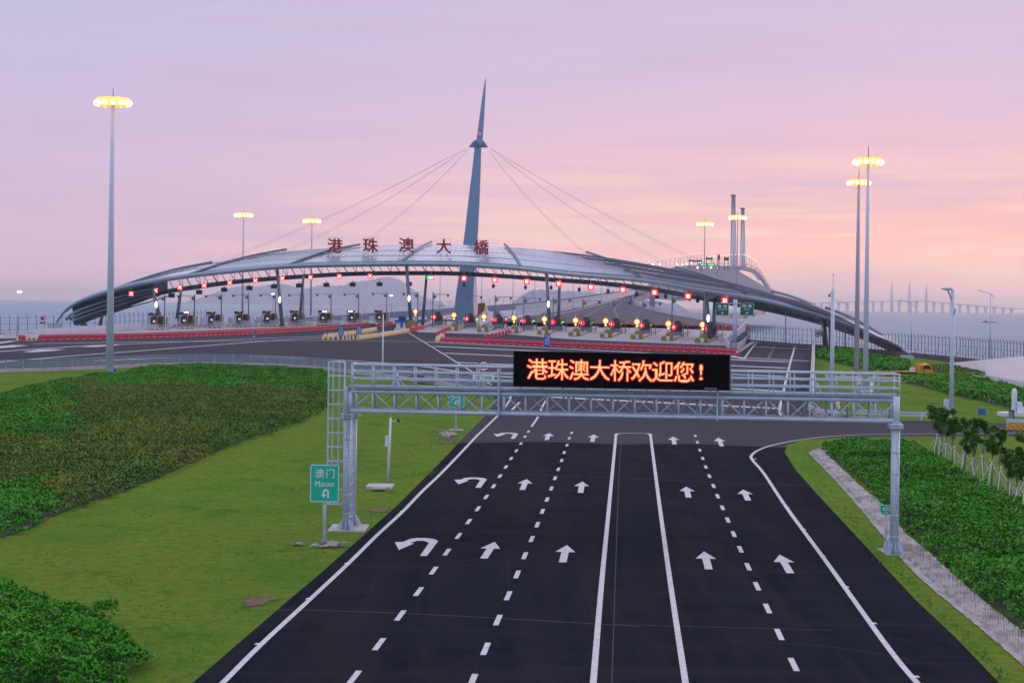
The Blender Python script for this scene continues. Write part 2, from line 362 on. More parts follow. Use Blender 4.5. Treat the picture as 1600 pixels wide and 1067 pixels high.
# ================================================================== SETTING
gp = [G(u, v) for u, v in ((-700,527),(0,521),(150,517),(300,508),(420,503),(560,500),(700,499),(830,497),(960,497),(1100,500),(1166,511),(1173,534),(1250,541),(1300,544),(1400,553),(1500,563),(1610,577),(1900,604),(2600,690))]
gp += [Vector((260, 30, gz(30))), Vector((260, -60, gz(-60))), Vector((-300, -60, gz(-60))), Vector((-300, 200, gz(200)))]
struct(MB().sheet(gp, 0, 22).build('ground', 'lawn_mat'))
sea = MB(); xs_ = [-25000,-6000,-1500,1500,6000,25000]; ys_ = [-1000,0,600,1500,4000,10000,30000]
for i in range(5):
    for j in range(6): sea.face([(xs_[i],ys_[j],-8),(xs_[i+1],ys_[j],-8),(xs_[i+1],ys_[j+1],-8),(xs_[i],ys_[j+1],-8)])
struct(sea.build('sea', 'sea_mat'))

def gsheet(px, h): return [G(u, v, h) for u, v in px]
road_px = [(250,1110),(308,1060),(452,936),(500,896),(545,856),(620,790),(684,726),(724,684),(758,650),(772,632),(780,622),(800,600),
           (1258,600),(1262,632),(1266,644),(1330,656),(1478,658),(1640,664),(1640,681),(1390,681.5),(1310,683),(1254,687),(1230,695),(1226,706),(1242,732),(1270,764),(1322,820),(1374,876),(1430,936),(1494,996),(1562,1067),(1610,1110)]
struct(MB().sheet(gsheet(road_px, .012)).build('road', 'asphalt_mat'))
plaza_px = [(-200,583),(0,578),(100,575),(200,571),(300,567.5),(400,568.5),(500,574.5),(600,587),(700,601),(765,615),(776,626),(758,650),(724,684),(716,692),(840,690),(965,694),(1080,693),(1215,699),(1228,699),(1230,695),(1254,687),(1310,683),(1390,681.5),(1640,681),(1640,664),(1478,658),(1330,656),(1266,644),(1262,632),
            (1266,600),(1268,545),(1250,541.5),(1173,534.5),(1165,512),(1100,500.5),(960,497.5),(830,497.5),(700,499.5),(560,500.5),(420,503.5),(300,508.5),(150,518),(0,522),(-200,524)]
struct(MB().sheet(gsheet(plaza_px, .016)).build('toll_plaza_pavement', 'worn_asphalt_mat'))
lp = [(-20,529),(60,528),(165,524),(240,519.5),(400,513.5),(520,508.5),(606,504.5),(606,499.8),(420,504),(300,509),(150,518.5),(0,522.5)]
struct(MB().sheet(gsheet(lp, .022)).build('concrete_pad', 'concrete_pad_mat'))
rp = [(636,512),(655,519),(720,521),(800,522.5),(883,529.5),(982,534),(1034,536),(1134,540),(1148,517),(1025,513),(850,506),(700,502),(650,505)]
struct(MB().sheet(gsheet(rp, .022)).build('concrete_pad', 'concrete_pad_mat'))

# painted markings --------------------------------------------------
mk = MB(); H0 = .022
def line_px(mb, px, wd, h=H0, mi=0, cat=True, k=6):
    px = smooth_px(px, k) if cat and len(px) > 2 else px
    P = [G(u, v, h) for u, v in px]
    for i in range(len(P)-1):
        a, b = P[i], P[i+1]; d0 = (P[i]-P[max(i-1, 0)]); d1 = P[i+1]-P[i]; d2 = P[min(i+2, len(P)-1)]-P[i+1]
        def nrm(x, y):
            t = Vector(((x+y).x, (x+y).y, 0)).normalized(); return Vector((t.y, -t.x, 0))*wd/2
        na, nb = nrm(d0, d1), nrm(d1, d2); mb.face([a-na, a+na, b+nb, b-nb], mi)
c2 = lambda x, y: (300+.4*x, 640+.4*y)
c3 = lambda x, y: (800+.4*x, 640+.4*y)
line_px(mk, [c2(40,1140), c2(118,1067), c2(270,915), c2(460,740), c2(607,603), c2(722,490), c2(822,398), c2(895,322), c2(963,258), c2(1020,200), c2(1070,147), c2(1112,103), c2(1190,27), (788,637), (797,624), (797,618)], .21)
line_px(mk, [c3(305,1160), c3(317,1067), c3(347,710), c3(378,390), c3(406,99)], .21)
line_px(mk, [c3(690,1160), c3(678,1067), c3(628,740), c3(580,400), c3(541,99)], .21)
line_px(mk, [c3(406,99), c3(415,93), c3(470,91), c3(530,93), c3(541,99)], .3)
line_px(mk, [(1500,1138),(1434,1067),(1390,1014),(1322,920),(1286,870),(1230,794),(1194,740),(1177,720),(1174,712),(1185,703),(1210,694.5),(1250,687),(1310,680.6),(1394,678),(1640,676)], .21)
for cx, lst in ((c2, [(520,1190),(632,1045),(731,914),(814,802),(885,709),(944,627),(996,555),(1041,492),(1081,436),(1117,386),(1149,340),(1178,298),(1203,259),(1226,223),(1247,190),(1267,160),(1285,132),(1301,105),(1314,85)]),
                (c2, [(1095,1058),(1147,932),(1195,820),(1235,725),(1270,642),(1300,569),(1327,504),(1349,448),(1369,396),(1387,350),(1404,307),(1418,267),(1431,232),(1444,198),(1454,167),(1465,138),(1474,111),(1483,90)]),
                (c3, [(1165,1125),(1100,993),(1044,876),(998,775),(957,688),(922,612),(892,544),(866,485),(843,430),(822,382),(803,337),(787,297),(771,259),(757,223),(745,190),(734,158),(724,127),(716,102)])):
    P = [G(*cx(*p), H0) for p in lst]
    for i, p in enumerate(P):
        d = (P[min(i+1, len(P)-1)]-P[max(i-1, 0)]).normalized(); n = Vector((d.y, -d.x, 0))*.10; a, b = p-d*1.15, p+d*1.15
        mk.face([a-n, a+n, b+n, b-n])
line_px(mk, [c2(1326,66), c2(1352,27), (848,634), (857,620)], .2)
line_px(mk, [(639,520),(740,582),(768,601)], .25, .026, cat=False)
line_px(mk, [(800,640),(812,628)], .25, .026, cat=False)
for a, b, wd in (((666,534),(1265,564),1.8), ((677,541),(1235,565.5),3.6), ((694,551.5),(1232,575),3.2), ((713,566),(1226,588),2.6), ((738,586),(1223,611),2.2), ((857,620),(1218,638),2.4)):
    line_px(mk, [a, b], wd, .026, cat=False)
line_px(mk, [(1243,538),(1235,566),(1229,590),(1223,618),(1218,640),(1221,648),(1226,652)], .3, .03)
line_px(mk, [(1186,535),(1178,540),(1171,549),(1163,560)], .3, .03)
line_px(mk, [(1142,555.5),(1163,560.5)], 1.0, .03, cat=False)
line_px(mk, [(1176,541.5),(1265,545.5)], 1.6, .03, cat=False)
for i in range(10):
    t = i/9; p = G(1211-11*t, 539+22*t, .03); d = Vector((.04,1,0)).normalized(); n = Vector((.22,0,0)); l = 1.1
    mk.face([p-n-d*l, p+n-d*l, p+n+d*l, p-n+d*l])
# arrows
def arrow(tail, tip):
    a, b = G(*tail, H0), G(*tip, H0); d = (b-a); d.normalize(); n = Vector((d.y, -d.x, 0)).normalized(); Lh = (b-a).length*.42; c = b-d*Lh
    mk.face([a-n*.17, a+n*.17, c+n*.17, c-n*.17]); mk.face([c-n*.46, c+n*.46, b])
for t, p in (((756,872),(773,846)), ((879,878),(886,851)), ((1107.5,889),(1100,861)), ((1235,895),(1218,866)), ((816,765),(823,748)), ((907,769.5),(910,752)), ((1076,777),(1072,760)), ((1169,781.5),(1161,764.5)), ((854,687),(858.5,676.5)), ((925.5,690),(928,678.5)), ((1054,694),(1051.5,682)), ((1128,697),(1122,683.5))): arrow(t, p)
ut = [(890,570),(926,519),(908,511),(880,511),(852,519),(868,521),(808,547),(792,516),(826,515),(850,504),(880,500),(912,500),(945,504),(962,512),(918,570)]
U0 = [G(*c2(*p), H0) for p in ut]; b0 = G(*c2(904,570), H0)
for tgt in ((904,570),(1117,304),(1252,113)):
    d = G(*c2(*tgt), H0)-b0; mk.face([p+d for p in U0])
struct(mk.build('lane_markings', 'paint'))
mk2 = MB()
for l_, wd in (([(50,537),(200,534.5),(350,533),(520,532),(640,533.5),(668,534)], 1.7), ([(-20,550.5),(120,541),(200,537.5),(400,529),(505,525)], 1.2), ([(-30,568),(100,557),(200,549.5),(420,532.5),(520,527)], 1.0), ([(150,563.5),(300,557.5),(380,557),(500,560.5),(640,570.5),(720,581)], .9)):
    line_px(mk2, l_, wd, .026)
for p in ([(-5,541),(20,539),(46,539.5),(24,542),(0,544)], [(35,550),(60,546),(80,545.5),(103,545.5),(84,548),(52,550.2)], [(125,542),(148,539.5),(176,538.5),(192,538),(176,540.2),(150,542)], [(-5,535),(14,532.5),(26,533),(0,536.5)]):
    mk2.face([G(u, v, .026) for u, v in p])
struct(mk2.build('lane_markings', 'paint_worn'))
jn = MB()
for l_, wd in (([(676,738),(860,742),(1000,748),(1262,758)], .10), ([(432,952),(640,958),(1000,978)], .10), ([(960,975),(1300,984)], .06), ([(956,1067),(967,745),(972,690)], .03)):
    line_px(jn, l_, wd, .018)
for l_, wd in (([(1140,1000),(1300,1010),(1420,1030)], .03),):
    line_px(jn, l_, wd, .017)
struct(jn.build('pavement_joints', 'joint'))

# bare soil, rubble: ragged, thinning out into the grass at the rim
def ragged(name):
    t = MATS[name].node_tree; b = t.nodes['Principled BSDF']; at = t.nodes.new('ShaderNodeAttribute'); at.attribute_name = 'edge'; c = t.nodes.new('ShaderNodeTexCoord')
    n = t.nodes.new('ShaderNodeTexNoise'); n.inputs['Scale'].default_value = 1.6; n.inputs['Detail'].default_value = 8; n.inputs['Roughness'].default_value = .75; t.links.new(c.outputs['Object'], n.inputs[0])
    s = mathn(t.nodes, t.links, 'ADD', mathn(t.nodes, t.links, 'MULTIPLY', at.outputs['Fac'], 1.1), mathn(t.nodes, t.links, 'MULTIPLY', n.outputs['Fac'], 2.6))
    t.links.new(mathn(t.nodes, t.links, 'MULTIPLY', mathn(t.nodes, t.links, 'SUBTRACT', s, 1.75), 5, True), b.inputs['Alpha'])
for q_ in ('soil_mat', 'rubble_mat'): ragged(q_)
def blob(px, mat, name, h=.03, rough=.25, n=40, hump=.0):
    P = [G(u, v, h) for u, v in px]; c = sum(P, Vector())/len(P); out = []
    m = MB(); Q = []
    for i in range(len(P)):
        for k in range(12):
            t = k/12; p = P[i].lerp(P[(i+1) % len(P)], t); f = 1+random.uniform(-rough, rough)*1.1; Q.append(c+(p-c)*f)
    top = c+Vector((0,0,hump)); vals = []
    for i in range(len(Q)):
        a, b = Q[i], Q[(i+1) % len(Q)]; am, bm = c+(a-c)*.5, c+(b-c)*.5
        am = am+Vector((0,0,hump*random.uniform(.6,1.1))); 
        m.face([a, b, bm+Vector((0,0,hump*.8)), am]); m.face([am, bm+Vector((0,0,hump*.8)), top]); vals += [0, 0, .7, .7, .7, .7, 1]
    ob = m.build(name, mat); at = ob.data.color_attributes.new('edge', 'FLOAT_COLOR', 'POINT')
    for i, v in enumerate(vals): at.data[i].color = (v, v, v, 1)
    return struct(ob)
blob([(362,941),(372,931),(400,928),(452,931),(440,938),(410,947),(380,950)], 'soil_mat', 'bare_soil')
blob([(562,797),(590,793),(618,791),(612,799),(580,802)], 'soil_mat', 'bare_soil')
blob([(676,690),(700,687),(722,683),(716,692),(690,695)], 'soil_mat', 'bare_soil')
blob([(670,671),(700,673),(722,676),(712,684),(695,688)], 'rubble_mat', 'rubble', .05, .3, hump=.12)
blob([(734,629),(750,627),(765,631),(748,634)], 'soil_mat', 'bare_soil')
blob([(483,848),(520,844),(550,848),(548,854),(500,858),(478,855)], 'rubble_mat', 'rubble', .05, .3, hump=.1)
blob([(448,848),(474,847),(476,852),(455,853)], 'rubble_mat', 'rubble', .05, .3, hump=.08)
blob([(628,592),(660,591),(700,597),(704,602),(668,601),(640,598)], 'rubble_mat', 'rubble', .1, .25, hump=.7)
blob([(1218,607),(1243,602),(1262,603),(1260,608),(1240,610)], 'rubble_mat', 'rubble', .06, .4, hump=.25)
blob([(1265,600),(1274,600),(1284,614),(1283,624),(1268,624)], 'curb_mat', 'geotextile_sheet', .08, .2, hump=.9)
blob([(1300,626),(1312,626),(1312,640),(1302,650),(1300,640)], 'curb_mat', 'geotextile_sheet', .08, .25, hump=.5)
blob([(1262,646),(1280,640),(1300,648),(1300,656),(1270,656)], 'rubble_mat', 'rubble', .05, .3, hump=.3)
# pale strips of path in the right lawns, service road behind
struct(MB().sheet(gsheet([(1290,588.5),(1330,588),(1430,590),(1433,591.5),(1330,590.5),(1290,590.5)], .03)).build('path', 'concrete_pad_mat'))
struct(MB().sheet(gsheet([(1278,542.5),(1400,552),(1500,562),(1620,576),(1700,585),(1700,600),(1560,578),(1440,560),(1330,548.5),(1278,545.5)], .02)).build('service_road', 'worn_asphalt_mat'))
struct(MB().sheet(gsheet([(1497,585),(1520,586),(1545,587.3),(1600,598),(1660,612),(1680,640),(1600,611),(1570,603),(1530,595.5)], .03)).build('pavement', 'concrete_pad_mat'))
line_px(jn2 := MB(), [(1408,615),(1440,619),(1474,621.5)], .35, .03); struct(jn2.build('path', 'rubble_mat'))

# concrete drainage gutter on the right: ribbed slope
go_ = [(1263,706),(1268,712),(1300,745),(1340,790),(1380,838),(1402,866),(1440,905),(1500,955),(1560,1005),(1600,1040),(1660,1090)]
gi_ = [(1281,703),(1286,708),(1312,732),(1347,765),(1388,800),(1413,836),(1443,860),(1502,914),(1552,957),(1602,997),(1660,1045)]
A = [G(u, v, .03) for u, v in smooth_px(go_, 8)]; B = [G(u, v, .03) for u, v in smooth_px(gi_, 8)]
gm = MB(); n_ = 300
def path_at(P, t):
    s = t*(len(P)-1); i = min(int(s), len(P)-2); return P[i].lerp(P[i+1], s-i)
rows = []
for k in range(n_+1):
    t = k/n_; a, b = path_at(A, t), path_at(B, t); ja = random.uniform(-.03, .03); ph = k % 3
    ridge = .0 if ph == 0 else .035
    rows.append([a+Vector((ja,0,0)), a.lerp(b, .22)+Vector((0,0,-.02)), a.lerp(b, .30)+Vector((0,0,.05+ridge)), a.lerp(b, .7)+Vector((0,0,.09+ridge+random.uniform(-.01,.01))), b+Vector((random.uniform(-.04,.04),0,.14+ridge+random.uniform(-.02,.02)))])
for k in range(n_):
    for j in range(4): gm.face([rows[k][j], rows[k+1][j], rows[k+1][j+1], rows[k][j+1]])
struct(gm.build('drainage_gutter', 'gutter_mat'))
struct(MB().sheet(gsheet([(1284,704),(1296,697),(1318,694.5),(1344,691.5),(1346,693.5),(1320,698),(1300,702),(1290,706)], .2), 0, .2).build('drainage_gutter', 'gutter_mat'))

# ------------------------------------------------------------------ shrub beds
def inside(px, py, X, Y):
    r = np.zeros(len(X), bool); n = len(px); j = n-1
    for i in range(n):
        c = ((py[i] > Y) != (py[j] > Y)) & (X < (px[j]-px[i])*(Y-py[i])/(py[j]-py[i]+1e-12)+px[i]); r ^= c; j = i
    return r
def noise2(X, Y, sc, seed):
    g = np.random.default_rng(seed).random((64, 64)); x = X/sc; y = Y/sc; xi = np.floor(x).astype(int); yi = np.floor(y).astype(int); fx = x-xi; fy = y-yi; fx = fx*fx*(3-2*fx); fy = fy*fy*(3-2*fy)
    a = g[xi % 64, yi % 64]; b = g[(xi+1) % 64, yi % 64]; c = g[xi % 64, (yi+1) % 64]; d = g[(xi+1) % 64, (yi+1) % 64]
    return (a*(1-fx)+b*fx)*(1-fy)+(c*(1-fx)+d*fx)*fy
def leaf_mat(name, col, rough=.5, spec=.15):
    m = M(name, col, rough, spec=spec, var=.35, vs_=.8); b = m.node_tree.nodes['Principled BSDF']
    b.inputs['Subsurface Weight'].default_value = 0; return m
leaf_mat('leaf_dark', (.022,.12,.010)); leaf_mat('leaf_mid', (.060,.26,.014)); leaf_mat('leaf_bright', (.12,.36,.014)); leaf_mat('leaf_yellow', (.40,.27,.02)); leaf_mat('leaf_olive', (.155,.21,.035), .7, .1); leaf_mat('leaf_brown', (.205,.185,.06), .8, .1); leaf_mat('leaf_sage', (.075,.16,.025), .7, .2)
leaf_mat('crown_dark', (.07,.19,.03)); leaf_mat('crown_mid', (.13,.30,.04)); leaf_mat('crown_light', (.24,.42,.06))
def leaves_mesh(name, C, size, nl, mats, midx, up=.6, aspect=.42, spread=1.0, cup=.35):
    """rosettes of nl pointed leaves at each centre C"""
    n = len(C); K = n*nl; c = np.repeat(C, nl, 0); sz = np.repeat(size, nl)*rng.uniform(.7, 1.25, K)
    az_ = rng.uniform(0, 2*np.pi, K); e = rng.normal(up, .35, K); d = np.stack([np.cos(az_)*np.cos(e), np.sin(az_)*np.cos(e), np.sin(e)], 1)
    s_ = np.stack([-np.sin(az_), np.cos(az_), rng.normal(0, .25, K)], 1)
    base = c+d*(sz*.08)[:, None]*spread; mid = c+d*(sz*.62)[:, None]; tip = c+d*sz[:, None]+np.array([0,0,-.12])*sz[:, None]
    wv = s_*(sz*aspect*.5)[:, None]; V = np.stack([base, mid+wv, tip, mid-wv], 1).reshape(-1, 3)
    me = bpy.data.meshes.new(name); me.vertices.add(len(V)); me.vertices.foreach_set('co', V.ravel().astype(np.float32))
    me.loops.add(K*4); me.loops.foreach_set('vertex_index', np.arange(K*4, dtype=np.int32)); me.polygons.add(K)
    me.polygons.foreach_set('loop_start', np.arange(0, K*4, 4, dtype=np.int32)); me.polygons.foreach_set('loop_total', np.full(K, 4, np.int32))
    me.polygons.foreach_set('material_index', np.repeat(midx, nl).astype(np.int32))
    for m in mats: me.materials.append(MATS[m])
    me.update(calc_edges=True); return me
def bed(name, px, h, dens, size, nl, mats, prob, label, cat, up=.6, seed=1, nsc=3.0, floor='weed_floor', patch=None, wob=1.0):
    P = [G(u, v) for u, v in px]; X0, X1 = min(p.x for p in P), max(p.x for p in P); Y0, Y1 = min(p.y for p in P), max(p.y for p in P)
    n = int((X1-X0)*(Y1-Y0)*dens); X = rng.uniform(X0, X1, n); Y = rng.uniform(Y0, Y1, n)
    X += 0; k = inside([p.x for p in P], [p.y for p in P], X+(noise2(X, Y, 1.5, seed+5)-.5)*wob, Y+(noise2(X, Y, 2.5, seed+6)-.5)*wob*3); X, Y = X[k], Y[k]
    dm = np.full(len(X), 1e9)
    for i in range(len(P)):
        a, b = P[i], P[(i+1) % len(P)]; ex, ey = b.x-a.x, b.y-a.y; tt = np.clip(((X-a.x)*ex+(Y-a.y)*ey)/(ex*ex+ey*ey), 0, 1); dm = np.minimum(dm, np.hypot(X-a.x-tt*ex, Y-a.y-tt*ey))
    thin = rng.random(len(X)) < np.clip(dm/.9+.35, 0, 1); X, Y, dm = X[thin], Y[thin], dm[thin]
    hh = h*(.42+.75*noise2(X, Y, nsc, seed)+.40*noise2(X, Y, nsc*.3, seed+1))*np.clip(.35+dm*.8, .35, 1); Z = SLOPE*Y+hh*rng.uniform(.55, 1.0, len(X))**.6
    C = np.stack([X, Y, Z], 1); sel = rng.random(len(X)); pr = np.cumsum(prob); mi = np.searchsorted(pr, np.clip(sel*.42+.30*noise2(X, Y, 6.0, seed+2)+.30*noise2(X, Y, 1.1, seed+3), 0, .999))
    if patch is not None: mi = patch(X, Y, mi)
    me = leaves_mesh(name, C, np.full(len(X), size), nl, mats, np.minimum(mi, len(mats)-1), up)
    o = bpy.data.objects.new(name, me); COL.objects.link(o)
    tag(o, label, cat, None, 'stuff')
    c_ = sum(P, Vector())/len(P); f = MB().sheet([Vector((p.x, p.y, p.z+.04))+(c_-p).normalized()*Vector((1,1,0)).length*(1.1 if (c_-p).length > 6 else .4) for p in P]); struct(f.build('bed_soil', floor))
    return o
bedA = [(-60,915),(0,928),(40,940),(100,957),(150,978),(195,998),(228,1025),(238,1045),(215,1066),(190,1090),(-80,1110)]
bed('shrubbery', bedA, .75, 60, .20, 7, ['leaf_dark','leaf_mid','leaf_bright','leaf_yellow'], [.30,.44,.245,.015], 'dense glossy broad-leaved green shrubs in the near left corner beside the lawn', 'shrubs', .75, 11, 1.6)
bedB = [(-60,870),(0,844),(45,830),(80,810),(130,790),(180,776),(240,752),(300,727),(360,700),(420,680),(470,662),(512,640),(512,600),(512,583),(420,576),(330,572.5),(230,575),(180,587),(130,591),(80,600),(0,618),(-60,630)]
qa, qb = G(75,610), G(90,800)
def patchB(X, Y, mi):
    u_ = X/Y*F+800; v_ = 476.5+(u_-800)*.0131-(SLOPE*Y-CAMZ)/Y*F      # bed zones, in plan along sight lines measured once
    nz_ = (noise2(X, Y, 4, 91)-.5)*2
    dark = ((u_ < 85+nz_*20) & (v_ > 752+nz_*8)) | (v_ < 604+nz_*6+(u_-200)*.03) | ((u_ < 120+nz_*50) & (v_ < 690))
    out = np.where(dark, np.minimum(mi % 3, 1+(rng.random(len(X)) < .12)), 3+(rng.random(len(X))*.9+noise2(X, Y, 7, 77)*1.6).astype(int) % 3); return out
bed('shrubbery', bedB, .42, 17, .26, 6, ['leaf_dark','leaf_mid','leaf_bright','leaf_sage','leaf_olive','leaf_brown'], [.36,.38,.26,0,0,0], 'wide bed of low green and browning shrubs across the left lawn below the guardrail', 'shrubs', .7, 21, 5, patch=patchB)
bedC = [(1284,704),(1300,696),(1345,697),(1400,699),(1440,702),(1500,740),(1560,775),(1640,806),(1700,900),(1660,1040),(1600,990),(1550,950),(1500,908),(1445,855),(1413,830),(1388,795),(1347,760),(1312,727)]
bed('shrubbery', bedC, .60, 34, .22, 7, ['leaf_dark','leaf_mid','leaf_bright','leaf_olive'], [.27,.50,.22,.01], 'thick bright green shrub bed between the ribbed gutter and the staked trees', 'shrubs', .75, 31, 2.6)
bedD = [(1405,597),(1450,592),(1500,592),(1545,600),(1600,613),(1680,634),(1680,668),(1600,643),(1545,630),(1480,616),(1440,604)]
bed('shrubbery', bedD, .62, 9, .42, 6, ['leaf_dark','leaf_mid','leaf_bright','leaf_olive'], [.3,.42,.2,.08], 'rounded green hedge strip running right from behind the orange truck', 'shrubs', .7, 41, 3)
bedE = [(1276,552),(1300,549),(1340,551),(1370,560),(1420,567),(1424,585),(1380,583),(1340,575),(1300,566),(1276,560)]
bed('shrubbery', bedE, .6, 6, .5, 6, ['leaf_dark','leaf_mid','leaf_bright','leaf_olive'], [.34,.42,.18,.06], 'low dark hedge below the right foot of the toll canopy', 'shrubs', .7, 51, 3)
bedF = [(1440,574),(1490,573),(1545,587),(1500,585),(1450,582)]
bed('shrubbery', bedF, .35, 5, .4, 5, ['leaf_sage','leaf_olive','leaf_mid'], [.4,.3,.3], 'dull olive ground plants in front of the long pale wall', 'shrubs', .7, 61, 3)
# darker tufts in the lawn, small weeds by the left wall
C = []
for u, v, r, k in ((457,768,.5,60),(493,868,.3,18),(378,870,.35,22),(410,872,.3,16),(195,910,.45,34),(585,665,.4,40),(600,668,.3,20),(640,672,.3,16),(660,743,.55,60),(668,740,.5,40),(612,772,.3,26),(548,772,.3,22),(636,698,.4,22),(655,709,.25,16),(222,808,.3,14),(1380,880,.3,26),(13,657,.4,16),(52,580,.6,40),(25,580,.5,30),(1412,874,.3,20)):
    for _ in range(k):
        p = G(u, v); C.append((p.x+random.gauss(0, r), p.y+random.gauss(0, r*2.2), p.z+random.uniform(.02,.12)))
for _ in range(1500):
    u = random.uniform(10, 1100); v = random.uniform(660, 1067)
    p = G(u, v)
    a = lerp([650,740,850,940,1067], [740,660,545,440,300], v)
    if u < a-8: C.append((p.x, p.y, p.z+.02))
for _ in range(500):
    v = random.uniform(700, 1067); e0 = lerp([700,764,820,876,936,996,1067], [1230,1270,1322,1374,1430,1494,1562], v); p = G(e0+random.uniform(4, 26), v); C.append((p.x, p.y, p.z+.02))
C = np.array(C); me = leaves_mesh('grass_tufts', C, rng.uniform(.06, .15, len(C)), 5, ['leaf_sage','leaf_olive','leaf_mid'], rng.integers(0, 3, len(C)), .9, .2)
o = bpy.data.objects.new('grass', me); COL.objects.link(o); tag(o, 'short darker grass tufts scattered over the lawns', 'grass', None, 'stuff')

# ------------------------------------------------------------------ hills and far water things
def hill(px, Y, name='hills', base=-8, depth=900):
    m = MB(); P = smooth_px(px, 8); T = []
    for i, (u, v) in enumerate(P):
        p = W(u, v, Y); jag = random.uniform(-.5, .5)*(4.5 if 0 < i < len(P)-1 else 0); T.append(Vector((p.x, p.y, max(p.z+jag*2, base))))
    for i in range(len(T)-1):
        a, b = T[i], T[i+1]; fa, fb = Vector((a.x, a.y-depth, base)), Vector((b.x, b.y-depth, base)); ma = Vector((a.x, a.y-depth*.45, base+(a.z-base)*.62)); mb_ = Vector((b.x, b.y-depth*.45, base+(b.z-base)*.62))
        ba, bb = Vector((a.x, a.y+depth, base)), Vector((b.x, b.y+depth, base))
        m.face([fa, fb, mb_, ma], 0, True); m.face([ma, mb_, b, a], 0, True); m.face([a, b, bb, ba], 0, True)
    return struct(m.build(name, 'hill_mat'))
hill([(296,475),(308,470),(325,462),(342,456),(362,450),(382,446),(400,448),(420,445),(442,443),(460,448),(478,451),(492,447),(510,445),(528,446),(540,445),(550,440),(570,439),(585,436),(602,433),(622,436),(634,444),(650,456),(664,465),(690,472)], 13000)
hill([(800,474),(815,462),(826,455.5),(836,452.5),(848,453),(860,453),(900,455),(960,460),(1000,466),(1060,476)], 9000, depth=600)
# ================================================================== TOLL CANOPY
FT = smooth_px([(86,508),(94,495),(105,482),(123,471.5),(144,463.5),(177,453),(210,445),(252,437.5),(292,431.5),(340,426),(395,420.5),(448,416.5),(505,414.5),(560,413.5),(625,412.8),(700,413.3),(760,416),(815,420),(900,429.5),(1006,438),(1090,452),(1175,465),(1240,480),(1307,500),(1345,513),(1382,528.5),(1405,541),(1424,554)], 5)
fu, fv = [p[0] for p in FT], [p[1] for p in FT]
YU = [86,178,292,448,625,815,1006,1175,1311,1382,1424]; YY = [497,497,500,520,533,519,470,428,396,376,360]
Yf = lambda u: lerp(YU, YY, u)
def tubeP(u): return W(u, lerp(fu, fv, u), Yf(u))
# rib correspondence: front u -> back (u,v)
RF = [86,105,178,292,448,625,815,1006,1175,1311,1382,1424]
RBu = [88,165,325,441,557,672,790,920,1061,1210,1294,1408]; RBv = [506,456,414,394,386,381.8,386,398.5,422.5,460,486.5,545]
bs = smooth_px([(a, b, c) for a, b, c in zip(RF, RBu, RBv)], 6); bf, bu, bv = [p[0] for p in bs], [p[1] for p in bs], [p[2] for p in bs]
def ridgeP(u):
    wgt = min(1, (u-86)/120, (1424-u)/110); return W(lerp(bf, bu, u), lerp(bf, bv, u), Yf(u)+1+23*max(wgt, 0))
c0 = W(700, 513, 530); c0.z = gz(530)
can = thing('toll_canopy', 'long arched steel toll canopy with pale ribbed roof sweeping across the whole plaza', 'canopy', c0)
UF = [86+(1424-86)*i/220 for i in range(221)]
t_ = MB(); t_.tube([tubeP(u) for u in UF], [.30+.30*min(1, (u-86)/60, (1424-u)/40) for u in UF], 10); t_.build('front_tube', 'steel_blue', can)
def surf(u, t):
    a, b = tubeP(u), ridgeP(u); p = a.lerp(b, t); p.z += .7*math.sin(math.pi*t)*min(1, (b-a).length/20); return p
segs = [(.13,.30),(.33,.53),(.56,.75),(.78,1.0)]
rf = MB(); UR = [100+(1412-100)*i/200 for i in range(201)]
for a, b in segs:
    for i in range(200):
        for j in range(2):
            t0, t1 = a+(b-a)*j/2, a+(b-a)*(j+1)/2; rf.face([surf(UR[i], t0), surf(UR[i+1], t0), surf(UR[i+1], t1), surf(UR[i], t1)], 0, True)
rfo = rf.build('roof', 'roof_pale', can)
sm_ = MB()
for a in (.085, .30, .53, .75, 1.0):
    wd = .042 if a < 1 else .015
    for i in range(200):
        u0, u1 = UR[i], UR[i+1]; dz = Vector((0,0,.12)); p, q, r, s_ = surf(u0, a)-dz, surf(u1, a)-dz, surf(u1, a+wd)-dz, surf(u0, a+wd)-dz
        sm_.face([p, q, r, s_]); sm_.face([p-dz*3, q-dz*3, q, p])
sm_.build('roof_gutter', 'roof_seam', can)
for u in RF[2:-1]:
    rb = MB(); pts = [surf(u, t/8)+Vector((0,0,.25+.3*t/8)) for t in range(9)]; e = pts[-1]+(pts[-1]-pts[-2])*.35; rb.tube(pts+[e], [.30]*9+[.34], 7); rb.build('rib', 'column_steel', can)
sj = MB()                                    # thin roof joints between the ribs
for i in range(120):
    u = 120+(1400-120)*i/119; sj.tube([surf(u, .33)+Vector((0,0,.04)), surf(u, .6)+Vector((0,0,.04)), surf(u, .97)+Vector((0,0,.04))], .035, 4)
sj.build('roof_joints', 'roof_seam', can)
st_ = MB()
for i in range(66):
    u = 150+(1300-150)*i/65; st_.tube([tubeP(u), surf(u, .10)], .16, 6)
st_.tube([surf(u, .10) for u in UR], .2, 6); st_.build('edge_struts', 'steel_blue', can)
BM = smooth_px([(112,507),(150,493),(200,476),(247,459),(283,452),(338,444),(393,438),(483,431.5),(551,428),(620,427),(710,427.5),(800,432.5),(869,437.5),(938,442.5),(1020,452),(1090,464),(1150,474),(1211,485),(1285,503),(1340,521),(1385,539),(1420,558)], 5)
mu, mv = [p[0] for p in BM], [p[1] for p in BM]
def beamP(u): return W(u, lerp(mu, mv, u), Yf(u)+3+17*max(0, min(1, (u-112)/90, (1420-u)/140)))
bm_ = MB(); UB = [118+(1416-118)*i/140 for i in range(141)]
for i in range(140): bm_.beam(beamP(UB[i]), beamP(UB[i+1])+(beamP(UB[i+1])-beamP(UB[i])).normalized()*.15, 1.3, 1.15)
